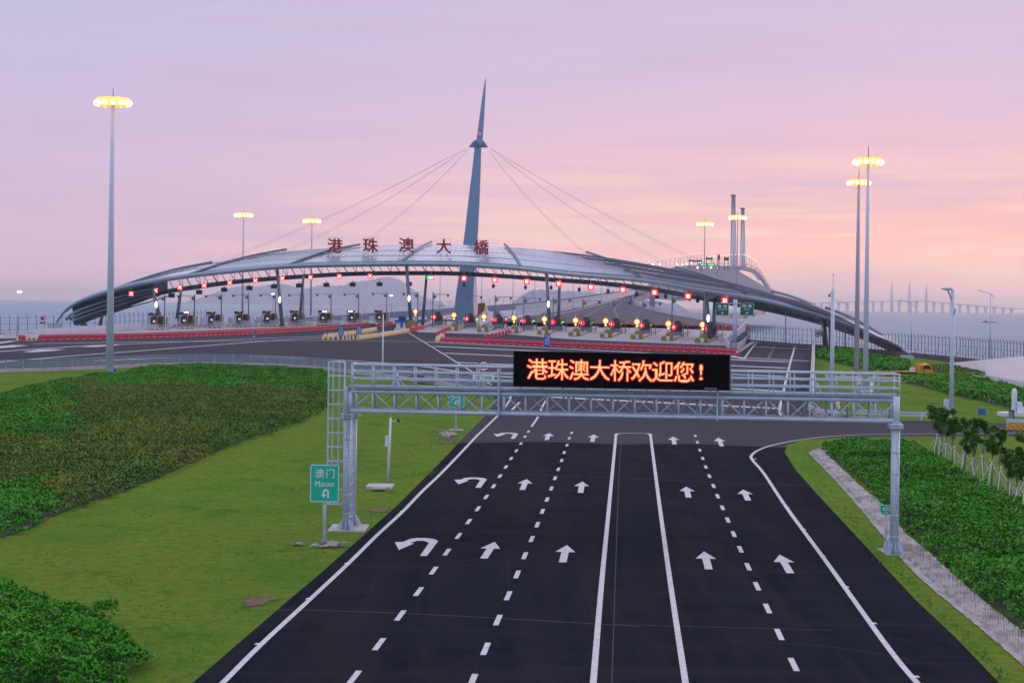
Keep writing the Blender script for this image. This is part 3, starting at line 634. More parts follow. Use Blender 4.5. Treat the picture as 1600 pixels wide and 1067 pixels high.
bm_.build('rear_beam', 'steel_dark', can)
so = MB()
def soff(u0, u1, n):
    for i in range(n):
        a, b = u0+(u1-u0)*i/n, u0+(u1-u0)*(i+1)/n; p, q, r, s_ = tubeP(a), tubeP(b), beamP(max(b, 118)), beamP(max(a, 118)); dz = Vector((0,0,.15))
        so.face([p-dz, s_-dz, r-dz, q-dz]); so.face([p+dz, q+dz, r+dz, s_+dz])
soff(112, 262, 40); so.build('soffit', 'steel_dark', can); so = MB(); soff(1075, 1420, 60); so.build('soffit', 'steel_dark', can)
for k in range(3):
    lp_ = MB(); pts = []
    for i in range(14):
        u = 96+i*11+k*4; t = .3+.2*k; pts.append(tubeP(u).lerp(beamP(max(u, 118)), t)-Vector((0,0,.6)))
    lp_.tube(pts, .38, 8); lp_.build('soffit_tube', 'steel_blue', can)
br = MB()
for i in range(62):
    u = 250+(1080-250)*i/61; a, b = tubeP(u), beamP(u+9); br.tube([a-Vector((0,0,.2)), b], .10 if i % 3 else .16, 5)
    if i % 2 == 0: br.tube([tubeP(u+7)-Vector((0,0,.2)), beamP(u+9)], .08, 5)
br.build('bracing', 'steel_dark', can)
rr_ = MB(); RL = smooth_px([(1120,472),(1160,480),(1220,489),(1285,502)], 6)
rr_.tube([W(u, v, Yf(u)+16) for u, v in RL], .14, 6)
for u, v in RL[::2]: rr_.tube([W(u, v, Yf(u)+16), W(u, v-5, Yf(u)+16)], .06, 5)
rr_.build('rear_rail', 'steel_dark', can)
LL = smooth_px([(170,491),(200,481),(240,470),(265,462)], 6); l2 = MB(); l2.tube([W(u, v, Yf(u)+19) for u, v in LL], .14, 6); l2.build('rear_rail', 'steel_dark', can)
for (tu, tv), (b_u, b_v), dy, rr2 in (((236,441),(253,513),1,.55),((433,419),(441,511),1,.55),((635,414),(643,509),1,.55),((854,426),(859,517),1,.55),((1103,457),(1109,523),1,.55),((283,453),(275,503),18,.5),((474,431),(468,503),18,.5),((667,427),(660,503),18,.5),((875,436),(872,505),18,.5),((1117,466),(1114,515),16,.5),((128,481),(131,513),6,.6),((161,487),(156,513),14,.5),((1286,498),(1290,561),2,.62),((1297,503),(1298,556),8,.45)):
    Y = Yf(tu)+dy; a, b = W(tu, tv, Y), W(b_u, b_v, Y); b.z = gz(Y); c = MB(); c.tube([b, a], [rr2*.95, rr2*.72], 10); c.tube([b, b+Vector((0,0,.35))], rr2*1.5, 10); co = c.build('column', 'column_steel', can)
    if dy == 1:
        t = .46 if tu != 236 else .5; p = b.lerp(a, t)+Vector((0,-rr2*1.0,0)); l_ = MB(); l_.sphere(p, .42, 10, 7, 0, (.75,.5,2.0)); l_.build('column_light', 'white_lit', co)
fb = MB(); p = G(1419,562); fb.box(p.x-.9, p.x+.9, p.y-.2, p.y+2.2, p.z-.2, p.z+.7); fb.build('foot_block', 'pier', can)
p = G(84,511); fb = MB(); fb.box(p.x-1.2, p.x+1.6, p.y-1.5, p.y+1.5, p.z-.2, p.z+1.0); fb.build('foot_block', 'pier', can)

# five characters standing on the roof
for ch, (u, v), lab in (('港', (523.5,384), 'leftmost dark red roof character 港, on a thin frame left of the others'), ('珠', (579,383.5), 'second dark red roof character 珠, between two roof ribs'), ('澳', (635,383), 'middle dark red roof character 澳, just left of a sloping roof rib'), ('大', (693.5,385), 'fourth dark red roof character 大, the simplest, left of the mast'), ('橋', (752,386.5), 'rightmost dark red roof character 橋, in front of the mast foot')):
    Y = Yf(u)+7; c = W(u, v, Y); s = Y/F; base = c.z-13.5*s
    for _t in range(1):
        us = u
        base = min(surf(max(110, us), t/20).z if False else base, base)
    t = thing('roof_character', lab, 'sign', (c.x, c.y, base-1.6), 0, 'red characters on the canopy roof')
    x = MB(); put_text(x, ch, 24*s, 0, -.2, c.z-base+1.6, 0, .028, 1.0, .12); x.build('character', 'red_letter', t, world=False)
    f = MB(); hw = 11*s; z0, z1 = 0, c.z-base+1.6+12.5*s; zb = z1-24*s
    for xx in (-hw, -hw*.35, hw*.35, hw): f.tube([(xx,.1,z0 if abs(xx) > hw*.5 or 1 else zb), (xx,.1,z1)], .035, 4)
    for zz_ in (z1, z1-8*s, z1-16*s, zb): f.tube([(-hw,.1,zz_), (hw,.1,zz_)], .035, 4)
    for xx in (-hw*.6, hw*.6): f.tube([(xx,.1,zb), (xx*.2,2.2,z0+.2)], .05, 4)
    f.build('frame', 'cable', t, world=False)

# ================================================================== MAST TOWER with stays
Yt = 575
tw = thing('mast_tower', 'tall tapering blue steel mast with a dark ring collar rising behind the canopy', 'tower', (W(722,508,Yt).x, Yt, gz(Yt)))
def shaft(rows_):
    m = MB(); rws = []
    for v, ul, ur, us in rows_:       # left edge, right edge of front face, right edge of side face
        a, b, c = W(ul, v, Yt), W(ur, v, Yt-1.0), W(us, v, Yt+3); d = W(ul+(us-ul)*.4, v, Yt+5); rws.append([a, b, c, d])
    for i in range(len(rws)-1):
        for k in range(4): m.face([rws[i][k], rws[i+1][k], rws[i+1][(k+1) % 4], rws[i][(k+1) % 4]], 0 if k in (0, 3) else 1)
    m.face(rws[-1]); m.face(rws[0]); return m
shaft([(514,705,741,750),(490,709,740,748),(460,712.5,739.5,745.5),(430,717,741,744.5),(400,721,743.5,745.5),(360,726.5,746.5,747.5),(320,731,748.7,749.5),(280,736,750.5,751),(250,739.5,751.3,751.8),(230,741.5,751.8,752.3)]).build('shaft', ['tower_steel','tower_steel_lit'], tw)
shaft([(226,743,753,753.6),(218,744.6,754,754.6),(190,748.3,756,756.5),(160,752.3,757.6,758),(135,756,759,759.3),(122,759,759.6,759.8)]).build('spire', ['tower_steel','tower_steel_lit'], tw)
cl_ = MB(); cc = W(747.5,226,Yt); s = Yt/F; n = 28
ring = lambda r, z, k: Vector((cc.x+r*math.cos(2*math.pi*k/n), cc.y+1+r*.8*math.sin(2*math.pi*k/n), z))
for k in range(n):
    z0, z1, z2 = cc.z-3.5*s, cc.z+3.0*s, cc.z+7*s
    cl_.face([ring(8*s, z1, k), ring(8*s, z1, k+1), ring(4*s, z2, k+1), ring(4*s, z2, k)], 1); cl_.face([ring(13.8*s, z0, k), ring(13.8*s, z0, k+1), ring(8*s, z1+.2, k+1), ring(8*s, z1+.2, k)], 0); cl_.face([ring(13.8*s, z0, k), ring(13.8*s, z0, k+1), ring(4*s, z0-.1, k+1), ring(4*s, z0-.1, k)], 0)
    if k % 2 == 0: cl_.tube([ring(14.5*s, z0-.1, k), ring(8*s, z1+.3, k), ring(4.5*s, z2, k)], .17, 5, 1)
cl_.build('collar', ['collar_dark','tower_steel'], tw)
al = MB(); al.sphere(W(749.5,209.5,Yt-3), .32, 8, 6); al.build('warning_light', 'red_lit', tw)
for i, (a, fu_) in enumerate((((728,232), 178), ((729,233), 292), ((731,235), 448), ((766,232), 1311), ((767,233), 1175), ((764,236), 1006))):
    p = W(a[0], a[1], Yt); q = ridgeP(fu_); m = MB(); m.tube([p.lerp(q, k/12)-Vector((0,0,1.6*math.sin(math.pi*k/12))) for k in range(13)], .035, 5)
    m.tube([p.lerp(q, k/12)-Vector((.0,0,1.6*math.sin(math.pi*k/12)+.7*k/12)) for k in range(13)], .03, 5); m.build('stay_cable', 'cable', tw)

# ================================================================== LANE SIGNALS hanging from the canopy
def xsig(core, edge, big):
    r = thing('lane_signal', '', 'signal light', group='lane signals under the canopy')
    h = MB(); s = .62 if not big else .74; h.box(-s, s, 0, .35, -s, s); h.build('housing', 'dark_box', r, world=False)
    f = MB()
    if big:
        f.box(-s*.93, s*.93, -.05, -.003, -s*.93, s*.93); f.build('lit_face', edge, r, world=False)
        g = MB()
        for a in (-1, 1):
            for b in (-1, 1): g.sphere((a*.21, -.12, b*.21), .24, 8, 6, 0, (1,.5,1))
        g.build('lamp', core, r, world=False)
    else:
        for a in (-1, 1):
            f.beam((-.47,-.03,-.47*a), (.47,-.03,.47*a), .06, .34)
        f.box(-.56, .56, -.02, -.002, -.56, .56); f.build('lit_cross_and_halo', edge, r, world=False)  # red square behind the cross paints the halo of its light
        g = MB()
        for a in (-1, 1): g.beam((-.40,-.09,-.40*a), (.42,-.09,.42*a), .06, .2)
        g.build('lamp', core, r, world=False)
    hg = MB(); hg.tube([(0,.2,s), (0,.2,s+1.1)], .05, 5); hg.build('hanger', 'galv', r, world=False)
    return r
XS = [(205,459),(243,454),(281,449),(319,446),(359,442),(399,438.5),(441,435),(485,433.5),(530,432),(578,431.5)]
pr_, us_ = xsig('red_core', 'red_lit', False), []
for i, (u, v) in enumerate(XS): place(pr_, us_, W(u, v, Yf(u)+1), 0, 'red cross lane signal, %s of ten hanging from the left, under canopy' % nth(i))
pr_, us_ = xsig('red_core', 'red_lit', True), []
RS = [(725,435),(773,437.5),(823,440),(873,443.5),(923,448.5),(973,453),(1022.5,457),(1075,463),(1132.5,469.5)]
for i, (u, v) in enumerate(RS): place(pr_, us_, W(u, v, Yf(u)+1), 0, 'bright red square lane signal, %s of nine hanging right of the green one' % nth(i))
g0 = thing('lane_signal', 'green and red pair of lane signals hanging at the canopy middle column', 'signal light', W(672.5,434,Yf(672)+1), 0, 'lane signals under the canopy')
m = MB(); m.box(-.95,.95,0,.35,-.5,.5); m.build('housing', 'dark_box', g0, world=False)
m = MB(); m.box(-.93,-.18,-.05,-.003,-.45,.45); m.build('green_lamp', 'green_lit', g0, world=False)
m = MB(); m.box(.05,.93,-.05,-.003,-.45,.45); m.build('red_lamp', 'red_lit', g0, world=False)
m = MB(); m.sphere((.0,-.1,0),.28,8,6,0,(1.2,.4,1)); m.sphere((.5,-.1,0),.3,8,6,0,(1,.4,1)); m.build('lamp', 'red_core', g0, world=False)
m = MB(); m.tube([(.2,.2,.5),(.2,.2,1.6)],.05,5); m.build('hanger', 'galv', g0, world=False)
# hanging vehicle detectors
def detbox(wd, ht):
    r = thing('hanging_box', '', 'detector', group='dark boxes hanging under the canopy')
    m = MB(); m.box(-wd/2, wd/2, 0, .3, -ht/2, ht/2); m.box(-wd/2-.04, wd/2+.04, -.03, .33, ht/2, ht/2+.08); m.build('body', 'dark_box', r, world=False)
    m = MB(); m.tube([(0,.15,ht/2+.08), (0,.15,ht/2+.9)], .06, 5); m.tube([(-wd*.25,.15,ht/2+.08),(0,.15,ht/2+.3),(wd*.25,.15,ht/2+.08)], .04, 5); m.build('bracket', 'steel_dark', r, world=False); return r
pr_, us_ = detbox(1.6, 1.0), []
for i, (u, v) in enumerate([(268,462),(311,457),(350,453),(389.5,450.5),(428,448),(467,446.5),(510,445.5),(551,445),(593,444.5),(639,444)]): place(pr_, us_, W(u, v, Yf(u)+18), 0, 'wide dark box hanging from rear beam, %s from the left end' % nth(i))
pr_, us_ = detbox(.75, .85), []
for i, (u, v) in enumerate([(725,445.5),(771,447.5),(821,449.5),(861,450),(905,453),(950,455.5),(994.5,460),(1040,463.5),(1090,470)]): place(pr_, us_, W(u, v, Yf(u)+18), 0, 'small square dark box hanging over a right lane, %s right of mast' % nth(i))

# ================================================================== ARM POLES beside the booths
def armpole(sgn):
    r = thing('camera_pole', '', 'camera pole', group='arm poles between the toll lanes')
    m = MB(); m.tube([(0,0,-.3),(0,0,8.0)], .16, 8); m.tube([(0,0,0),(0,0,.3)], .32, 8); m.build('pole', 'column_steel', r, world=False)
    m = MB(); m.beam((0,0,7.6),(sgn*4.6,0,7.6), .12, .12); m.beam((sgn*.3,0,6.5),(sgn*1.5,0,7.5), .1, .1); m.box(sgn*.15 if sgn > 0 else -.75, .75 if sgn > 0 else -.15, -.25,.25,6.6,7.4); m.build('arm', 'column_steel', r, world=False)
    m = MB(); m.box(sgn*4-.28, sgn*4+.28, -.3,.3,7.05,7.5); m.build('camera', 'dark_box', r, world=False); return r
pr_, us_ = armpole(-1), []
for i, (u, vt, vb) in enumerate([(257,461,511),(303.5,460,509.5),(345.5,459.5,508),(388,458.5,507),(430,458,506),(474,458,505),(517,457.5,504.5),(560,457,504),(604,456,503.5),(652.5,456,506)]):
    p = G(u, vb); o = place(pr_, us_, p, 0, 'thin grey pole with an arm pointing left, %s from the left' % nth(i)); o.scale = (1, 1, (vb-vt)*p.y/F/8)
pr_, us_ = armpole(1), []
for i, (u, vt, vb) in enumerate([(676,457,510),(727,460,513),(773,461,515),(818,463,517),(864,465,519),(910,467,521),(957,469,523),(1004,470,525),(1049.5,462,528),(1101,456,532)]):
    p = G(u, vb); o = place(pr_, us_, p, 0, 'thin pale pole with an arm pointing right, %s right of canopy middle' % nth(i)); o.scale = (1, 1, (vb-vt)*p.y/F/8)

# ================================================================== TOLL BOOTHS
def hoop(m, x0, x1, y, h, mi=0):
    m.tube([(x0,y,0),(x0,y,h-.4),(x0+.25,y,h-.08),(x0+.5,y,h),(x1-.5,y,h),(x1-.25,y,h-.08),(x1,y,h-.4),(x1,y,0)], .11, 7, mi)
def left_booth():
    r = thing('toll_booth', '', 'toll booth', group='toll booths left of the canopy middle')
    m = MB(); m.box(-.9,2.2,.3,9,0,1.0); m.box(-.85,.85,0,3,.0,1.05); m.build('cabinet', 'booth_grey', r, world=False)
    m = MB(); m.box(-.85,2.1,.3,7,1.0,2.75); m.box(.9,2.1,.25,.3,1.1,2.7); m.build('cabin', 'booth_dark', r, world=False)
    m = MB(); m.box(1.0,2.0,.2,.255,1.5,2.5); m.build('window', 'booth_glass', r, world=False)
    m = MB(); m.box(-.82,.82,-.05,.28,1.06,2.7); sc_ = m.build('screen', 'booth_blue', r, world=False)
    m = MB(); m.face([(.15,-.07,2.15),(.5,-.07,1.75),(.15,-.07,1.75)], 0); m.face([(.1,-.07,1.7),(.42,-.07,1.7),(.26,-.07,1.38)], 1); m.face([(-.1,-.07,2.0),(.1,-.07,1.7),(-.1,-.07,1.5)], 2); m.build('lit_arrows', ['red_lit','green_lit','amber_core'], sc_, world=False)
    for a_ in ((-1.05,.95,-.5),(1.05,2.7,-.5)): m = MB(); hoop(m, *a_, 3.05); m.build('crash_guard', 'hazard_y', r, world=False)
    m = MB(); m.box(-.4,.7,.4,1.6,2.75,3.5); m.box(-1.3,-.1,.2,.5,3.1,3.75); m.box(.9,1.9,1,3,2.75,3.1); m.box(.2,.9,.6,2.6,3.5,3.75); m.build('roof_gear', 'dark_box', r, world=False)
    m = MB(); m.tube([(-1.3,.3,2.6),(-1.3,.3,4.6)], .04, 5); m.build('antenna', 'galv_dark', r, world=False)
    m = MB(); m.box(-2.6,-2.35,-2,-1.7,0,2.2); m.box(-1.5,-1.25,-2,-1.7,0,2.2); m.box(-2.35,-1.5,-1.95,-1.75,.7,2.1); m.build('card_post', 'white_plastic', r, world=False)
    m = MB()
    for z in (1.0,1.3,1.6): m.box(2.85,3.0,-.6,-.5,z,z+.12)
    m.tube([(2.9,-.5,0),(2.9,-.5,3.0)], .09, 6); m.box(2.8,3.7,-.5,-.4,.55,.65); m.box(2.8,3.7,-.5,-.4,.95,1.05); m.build('rail', 'white_paint', r, world=False); return r
pr_, us_ = left_booth(), []
LB = [(240,513.5),(287,511.8),(330,510.5),(373.5,509.2),(417,508),(460,507),(504,506.5),(549,506),(592,505.5)]
for i, (u, v) in enumerate(LB): place(pr_, us_, G(u, v), 0, 'toll booth with blue screen and striped guards, %s from the left end' % nth(i))
# four roof lamps lit on the left booths
for u, v in ((291,488),(547.5,486.5),(507,487),):
    p = W(u, v, 495); m = MB(); m.box(p.x-.5, p.x+.5, p.y-.2, p.y+.2, p.z-.12, p.z+.12); o = m.build('booth_lamp', 'white_lit'); tag(o, {291:'white lamp lit on top of the second booth from left',547.5:'white lamp lit on top of the eighth booth from left',507:'white lamp lit on top of the seventh booth from left'}[u], 'lamp', 'white lamps on booth tops')
def right_booth():
    r = thing('toll_booth', '', 'toll booth', group='toll booths right of the canopy middle')
    m = MB(); m.box(-1.1,1.1,0,8,0,1.1); m.build('cabinet', 'booth_grey', r, world=False)
    m = MB(); m.box(-1.1,1.1,.05,8,1.1,2.7); m.prism([(-1.15,2.7),(1.15,2.7),(.65,3.3),(.6,3.75),(-.6,3.75),(-.65,3.3)], .1, 7); m.build('cabin', 'booth_dark', r, world=False)
    m = MB(); m.box(-.9,.9,-.02,.04,1.4,2.5); m.build('window', 'booth_glass', r, world=False)
    m = MB(); m.tube([(-1.5,-.4,0),(-1.5,-.4,3.1)], .10, 6); m.build('guard_post', 'hazard_y', r, world=False); m = MB(); hoop(m, 1.3, 2.3, -.4, 3.0); m.build('crash_guard', 'hazard_y', r, world=False)
    m = MB(); m.box(-1.35,-.75,-.5,-.1,1.9,2.55); pl = m.build('signal_box', 'dark_box', r, world=False)
    m = MB(); m.tube([(-1.05,-.5,2.22),(-1.05,-.56,2.22)], .64, 14); ha = m.build('signal_disc', 'red_lit', pl, world=False)
    m = MB(); m.sphere((-1.05,-.62,2.22), .25, 10, 6, 0, (1,.5,1)); m.sphere((-1.75,-.5,2.25), .13, 8, 5); m.build('lamp', 'red_core', pl, world=False)
    m = MB(); m.tube([(1.2,.6,3.0),(1.0,.6,3.9),(.9,.6,4.1)], .07, 5); m.box(1.35,2.2,0,.8,2.9,3.15); m.build('roof_gear', 'ochre', r, world=False)
    m = MB(); m.box(1.5,2.1,-.6,-.4,.35,1.2); m.tube([(-2.1,-1.5,0),(-2.1,-1.5,1.8)], .13, 6); m.tube([(-2.8,-2.5,0),(-2.8,-2.5,1.9)], .13, 6); m.build('rail', 'white_plastic', r, world=False); return r
pr_, us_ = right_booth(), []
RB = [(684,508),(735,511),(779,512.8),(824,515),(870,517),(916,518.8),(962.5,520.8),(1009,523),(1059,526),(1112,529.5)]
for i, (u, v) in enumerate(RB): place(pr_, us_, G(u, v), 0, 'dark toll booth with red disc signal, %s right of the canopy middle' % nth(i))
def sidelamp(g):
    r = thing('side_lamp', '', 'signal light', group='small lamps beside the right booths')
    m = MB(); m.tube([(0,.2,0),(0,.2,2.0)], .06, 6); m.build('post', 'dark_box', r, world=False)
    m = MB(); m.sphere((0,0,2.0), .27, 8, 6, 0, (.9,.6,1.3)); m.build('lamp', 'green_lit' if g else 'red_lit', r, world=False)
    m = MB(); m.sphere((.42 if g else 0,-.05 if g else -.15,2.15), .16, 8, 6); m.build('lens', 'red_core', r, world=False); return r
pr_, us_ = sidelamp(True), []
for i, (u, v) in enumerate([(743.5,497),(831.5,500.5),(877,502.5),(922,504),(968,506),(1014,507.5),(1061,508.5)]):
    p = G(u, v+14); place(pr_, us_, p, 0, 'small green and pink lamp on post, %s of seven from the mast' % nth(i))
pr_, us_ = sidelamp(False), []
for i, (u, v) in enumerate([(696,493),(791,497),(1114,510)]):
    p = G(u, v+14); place(pr_, us_, p, 0, ['small red lamp on post beside booth just left of mast','small red lamp on post beside third booth right of middle','small red lamp on post beside the last booth at right'][i])
def ambersign():
    r = thing('amber_signal', '', 'signal light', group='amber warning discs before the right booths')
    m = MB(); m.tube([(0,.2,0),(0,.2,4.3)], .08, 6); m.box(-.5,.5,-.6,-.35,.1,1.3); m.build('post', 'white_plastic', r, world=False)
    m = MB(); m.box(-.8,.8,0,.3,2.35,3.88); m.box(-.3,.3,.02,.25,1.75,2.4); m.build('housing', 'ochre', r, world=False)
    m = MB(); m.tube([(0,0,3.1),(0,-.06,3.1)], .72, 16); m.tube([(0,0,2.1),(0,-.05,2.1)], .3, 10); m.build('lit_ring', 'amber_lit', r, world=False)
    m = MB(); m.sphere((0,-.1,3.1), .50, 12, 6, 0, (1,.3,1)); m.sphere((.02,-.1,2.1), .2, 8, 6, 0, (1,.4,1)); m.build('lamp', 'amber_core', r, world=False); return r
pr_, us_ = ambersign(), []
AS = [(649,486),(709,492),(756,494.5),(803,496.5),(850.5,498.5),(899,500.5),(946,501.5),(995,503),(1044,506),(1097.5,507.5)]
for i, (u, v) in enumerate(AS): place(pr_, us_, G(u, v+3.1*F/G(u, v+20).y), 0, 'round amber warning disc on white post, %s from the canopy middle' % nth(i))
def cushion():
    r = thing('crash_cushion', '', 'crash cushion', group='striped crash cushions at the island noses')
    m = MB(); m.tube([(-.5,-.2,.5),(-.5,-1.6,.5)], .58, 14, 0); m.box(-.5,.75,-1.5,-.2,.1,1.02,1); m.build('barrel', ['hazard','white_plastic'], r, world=False)
    m = MB(); m.prism([(-.1,0),(1.7,0),(1.7,1.2),(1.35,1.75),(.7,1.95),(.15,1.7),(-.1,1.2)], 0, .7); m.build('nose_board', 'hazard', r, world=False); return r
pr_, us_ = cushion(), []
CC = [(705,519),(752,521),(799,523),(846,525),(895,527.5),(944,530),(992,532),(1040,534.5),(1093,538)]
for i, (u, v) in enumerate(CC): place(pr_, us_, G(u, v-2), 0, 'yellow and black striped crash cushion, %s from the mast foot' % nth(i))
isl = []
for i, (u, v) in enumerate(CC+[(655,514)]):
    a, b = G(u+4, v-2.5), G(u+34, v-16); d = (b-a).normalized(); n = Vector((d.y,-d.x,0)).normalized()*1.15; m = MB(); q = [a-n*.8, a+n*.8, a+d*3+n, b+n, b-n, a+d*3-n]
    m.sheet(q, .32, 0, 0); 
    for k in range(6): s_, e_ = q[k], q[(k+1) % 6]; up_ = Vector((0,0,.32)); m.face([s_, e_, e_+up_, s_+up_], 1)
    r = m.build('toll_island', ['concrete_pad_mat','island_stripe']); tag(r, 'raised brown kerbed island behind the %s crash cushion from mast foot' % nth(i) if i < 9 else 'raised brown kerbed island just left of the mast foot', 'traffic island', 'toll islands in the right lanes')
for i, (u, v) in enumerate(LB):
    a = G(u-8, v+2.2); b = G(u+26, v+.3) ; c = G(u+26, v-3); d = G(u-10, v-3); m = MB(); q = [a, G(u+16, v+2.0), b, c, d]; m.sheet(q, .3)
    for k in range(5): s_, e_ = q[k], q[(k+1) % 5]; up_ = Vector((0,0,.3)); m.face([s_, e_, e_+up_, s_+up_], 1)
    r = m.build('toll_island', ['concrete_pad_mat','kerb_stripe']); tag(r, 'low kerbed island with black and yellow edge under booth %s from left' % nth(i), 'traffic island', 'toll islands in the left lanes')
def gridfence(n=2):
    r = thing('lattice_fence', '', 'fence', group='white lattice fence panels between left booths'); m = MB()
    for z in (.1,.55,1.0,1.4): m.box(-1.5,1.5,-.03,.03,z,z+.12)
    for k in range(6): m.box(-1.5+k*.58,-1.38+k*.58,-.04,.04,0,1.52)
    for k in range(5): m.box(1.5-.04,1.56,k*.7,k*.7+.12,0,1.5)
    for z in (.1,.55,1.0,1.4): m.box(1.5,1.55,0,3,z,z+.1)
    m.build('panel', 'white_plastic', r, world=False); return r
pr_, us_ = gridfence(), []
for i, (u, v) in enumerate([(204,515),(342,511.5),(386,510.5),(430,509.5),(475,508.8),(521,508.2),(565,507.6)]): place(pr_, us_, G(u, v), 0, 'white plastic lattice fence panel, %s from the left booth row end' % nth(i))

# ================================================================== WATER BARRIERS and CONES
def barrier():
    m = MB(); L_ = 1.78; m.prism([(-L_/2,.0),(L_/2,.0),(L_/2,.95),(L_/2-.15,1.05),(-L_/2+.15,1.05),(-L_/2,.95)], -.2, .2, 0)
    m.prism([(-L_/2-.02,0),(L_/2+.02,0),(L_/2+.02,.3),(-L_/2-.02,.3)], -.32, .32, 0)
    m.box(-.55,.55,-.235,-.201,.42,.62,1); m.box(-.3,.3,-.245,-.236,.72,.80,2); m.box(-.28,.28,-.345,-.322,.12,.2,2); m.box(-.75,-.6,-.225,-.203,.8,.9,2); m.box(.6,.75,-.225,-.203,.8,.9,2)
    o = m.build('water_barrier', ['water_barrier','barrier_dark','white_plastic']); return tag(o, '', 'barrier', 'red water-filled barriers')
pr_, us_ = barrier(), []
def row(pts, step, lab, off=0):
    for i, (p, h) in enumerate(along([G(u, v) for u, v in pts], step)):
        place(pr_, us_, p, h+random.uniform(-.03,.03), lab % nth(i))
row([(67,531.5),(130,530.3),(200,528.8),(300,526),(400,522),(460,518.3),(527,514)], 1.97, 'red barrier in long row before left booths, %s from left')
place(pr_, us_, G(33,532.2), .05, 'lone red barrier between yellow cones at the far left end of the row')
row([(540,513),(575,510.2)], 2.3, 'red barrier in short row behind the blue signs, %s from left')
row([(592,511),(612,508.2)], 2.6, 'red barrier left of the blue sentry box, %s from left')
row([(694,535),(760,537.5),(800,539),(900,543.3),(1000,547.3),(1100,551.3),(1150,554.5)], 2.0, 'red barrier in long row before right lanes, %s from its left end')
row([(640,518.5),(662,514.5)], 4.5, 'red barrier beside the striped chevron board, %s from left')
row([(684,525),(698,517.5)], 8, 'red barrier in diagonal row behind the cones, %s from front')
row([(758,531),(796,521.5)], 8, 'bright red barrier in diagonal row across second lane, %s from front')
row([(846,506.5),(985,510.5),(1080,513),(1165,516)], 2.6, 'red barrier in far row behind the right booths, %s from left')
def cone():
    m = MB(); m.tube([(0,0,.04),(0,0,.35),(0,0,.36),(0,0,.58),(0,0,.59),(0,0,.82)], [.22,.15,.15,.10,.10,.04], 8, 0); m.tube([(0,0,.36),(0,0,.55)], [.155,.115], 8, 1, False); m.box(-.27,.27,-.27,.27,0,.045,0)
    return tag(m.build('traffic_cone', ['cone_yellow','cone_band']), '', 'cone', 'pale yellow traffic cones')
cn_, uc_ = cone(), []
def cones(pts, step, lab):
    for i, (p, h) in enumerate(along([G(u, v) for u, v in pts], step)): place(cn_, uc_, p+Vector((random.uniform(-.12,.12),random.uniform(-.3,.3),0)), random.uniform(0,1.5), lab % nth(i)); 
cones([(504,531.5),(530,531.5),(560,530.8),(600,525.5),(638,519.5)], 1.15, 'yellow cone in the front cone line, %s from left')
cones([(506,528.5),(525,526.5),(560,522),(588,517)], 1.2, 'yellow cone in the rear cone line, %s from left')
cones([(682,533.5),(686,530),(690,527)], 5, 'yellow cone in cluster beside the right barrier row, %s from front')
cones([(684.5,534.5),(693,527.5)], 9, 'yellow cone on right side of the small cluster, %s from front')
for i, (u, v) in enumerate([(27,532.5),(42,532.5),(49,532.3),(56,532)]): place(cn_, uc_, G(u, v), 0, 'yellow cone by the lone red barrier, %s from left' % nth(i))
for o in [o for o in COL.objects if o.name.startswith('traffic_cone')]: o.scale = (1.25, 1.25, 1.25)
# ================================================================== FOREGROUND GANTRY
Yg = lambda u: 99.4-(u-541)/857*4.6
def Gg(u, v, dy=0): return W(u, v, Yg(u)+dy)
gc = G(541, 828)
gan = thing('sign_gantry', 'pale blue steel truss gantry with railed walkway spanning the whole road', 'gantry', gc)
vt = lambda u: 611.3+(u-545)*(625.5-611.3)/857; vb_ = lambda u: 641.5+(u-545)*(658-641.5)/857
D = 1.75
m = MB()
for f_ in (vt, vb_):
    for dy in (0, D): m.tube([Gg(548, f_(548), 0)+Vector((0,dy,0)), Gg(1402, f_(1402), 0)+Vector((0,dy,0))], .105 if dy == 0 else .08, 10)
m.build('chord', 'galv', gan)
NP = 25; us = [548+(1402-548)*i/NP for i in range(NP+1)]
m = MB(); m2 = MB(); m3 = MB()
for i, u in enumerate(us):
    m = MB(); big = i in (0, 7, 17, 25)
    for dy in (0, D):
        a = Gg(u, vt(u)); b = Gg(u, vb_(u)); o_ = Vector((0,dy,0)); m.tube([a+o_, b+o_], .055 if not big else .085, 7)
    m.tube([Gg(u, vt(u)), Gg(u, vt(u))+Vector((0,D,0))], .04, 5); m.tube([Gg(u, vb_(u)), Gg(u, vb_(u))+Vector((0,D,0))], .04, 5)
    if i < NP:
        u2 = us[i+1]
        for dy, par in ((0, 0), (D, 1)):
            o_ = Vector((0,dy,0))
            mm = m3 if par else m2
            if (i+par) % 2 == 0: mm.tube([Gg(u, vb_(u))+o_, Gg(u2, vt(u2))+o_], .035, 6)
            else: mm.tube([Gg(u, vt(u))+o_, Gg(u2, vb_(u2))+o_], .035, 6)
    if i in (7, 17): m.box(Gg(u,0).x-.03, Gg(u,0).x+.03, Yg(u)-.2, Yg(u)+.2, Gg(u, vb_(u)+4).z, Gg(u, vt(u)-38).z)
    m.build('upright', 'galv', gan)
m2.build('diagonal', 'galv', gan); m3.build('diagonal', 'galv', gan)
# walkway
m = MB(); a, b = Gg(543, vt(543)-7), Gg(1407, vt(1407)-7); z = a.z; m.beam(a+Vector((0,-.12,0)), b+Vector((0,-.12,0)), .08, .12); m.beam(a+Vector((0,D+.1,0)), b+Vector((0,D+.1,0)), .08, .12)
m.face([a+Vector((0,-.1,.03)), b+Vector((0,-.1,.03)), b+Vector((0,D,.03)), a+Vector((0,D,.03))])
for i in range(60):
    p = a.lerp(b, i/59); m.beam(p+Vector((0,-.1,0)), p+Vector((0,D,0)), .05, .05)
for u in us: p = Gg(u, vt(u)-7); m.beam(p+Vector((0,0,-.2)), p, .06, .06)
m.build('walkway', 'galv_dark', gan)
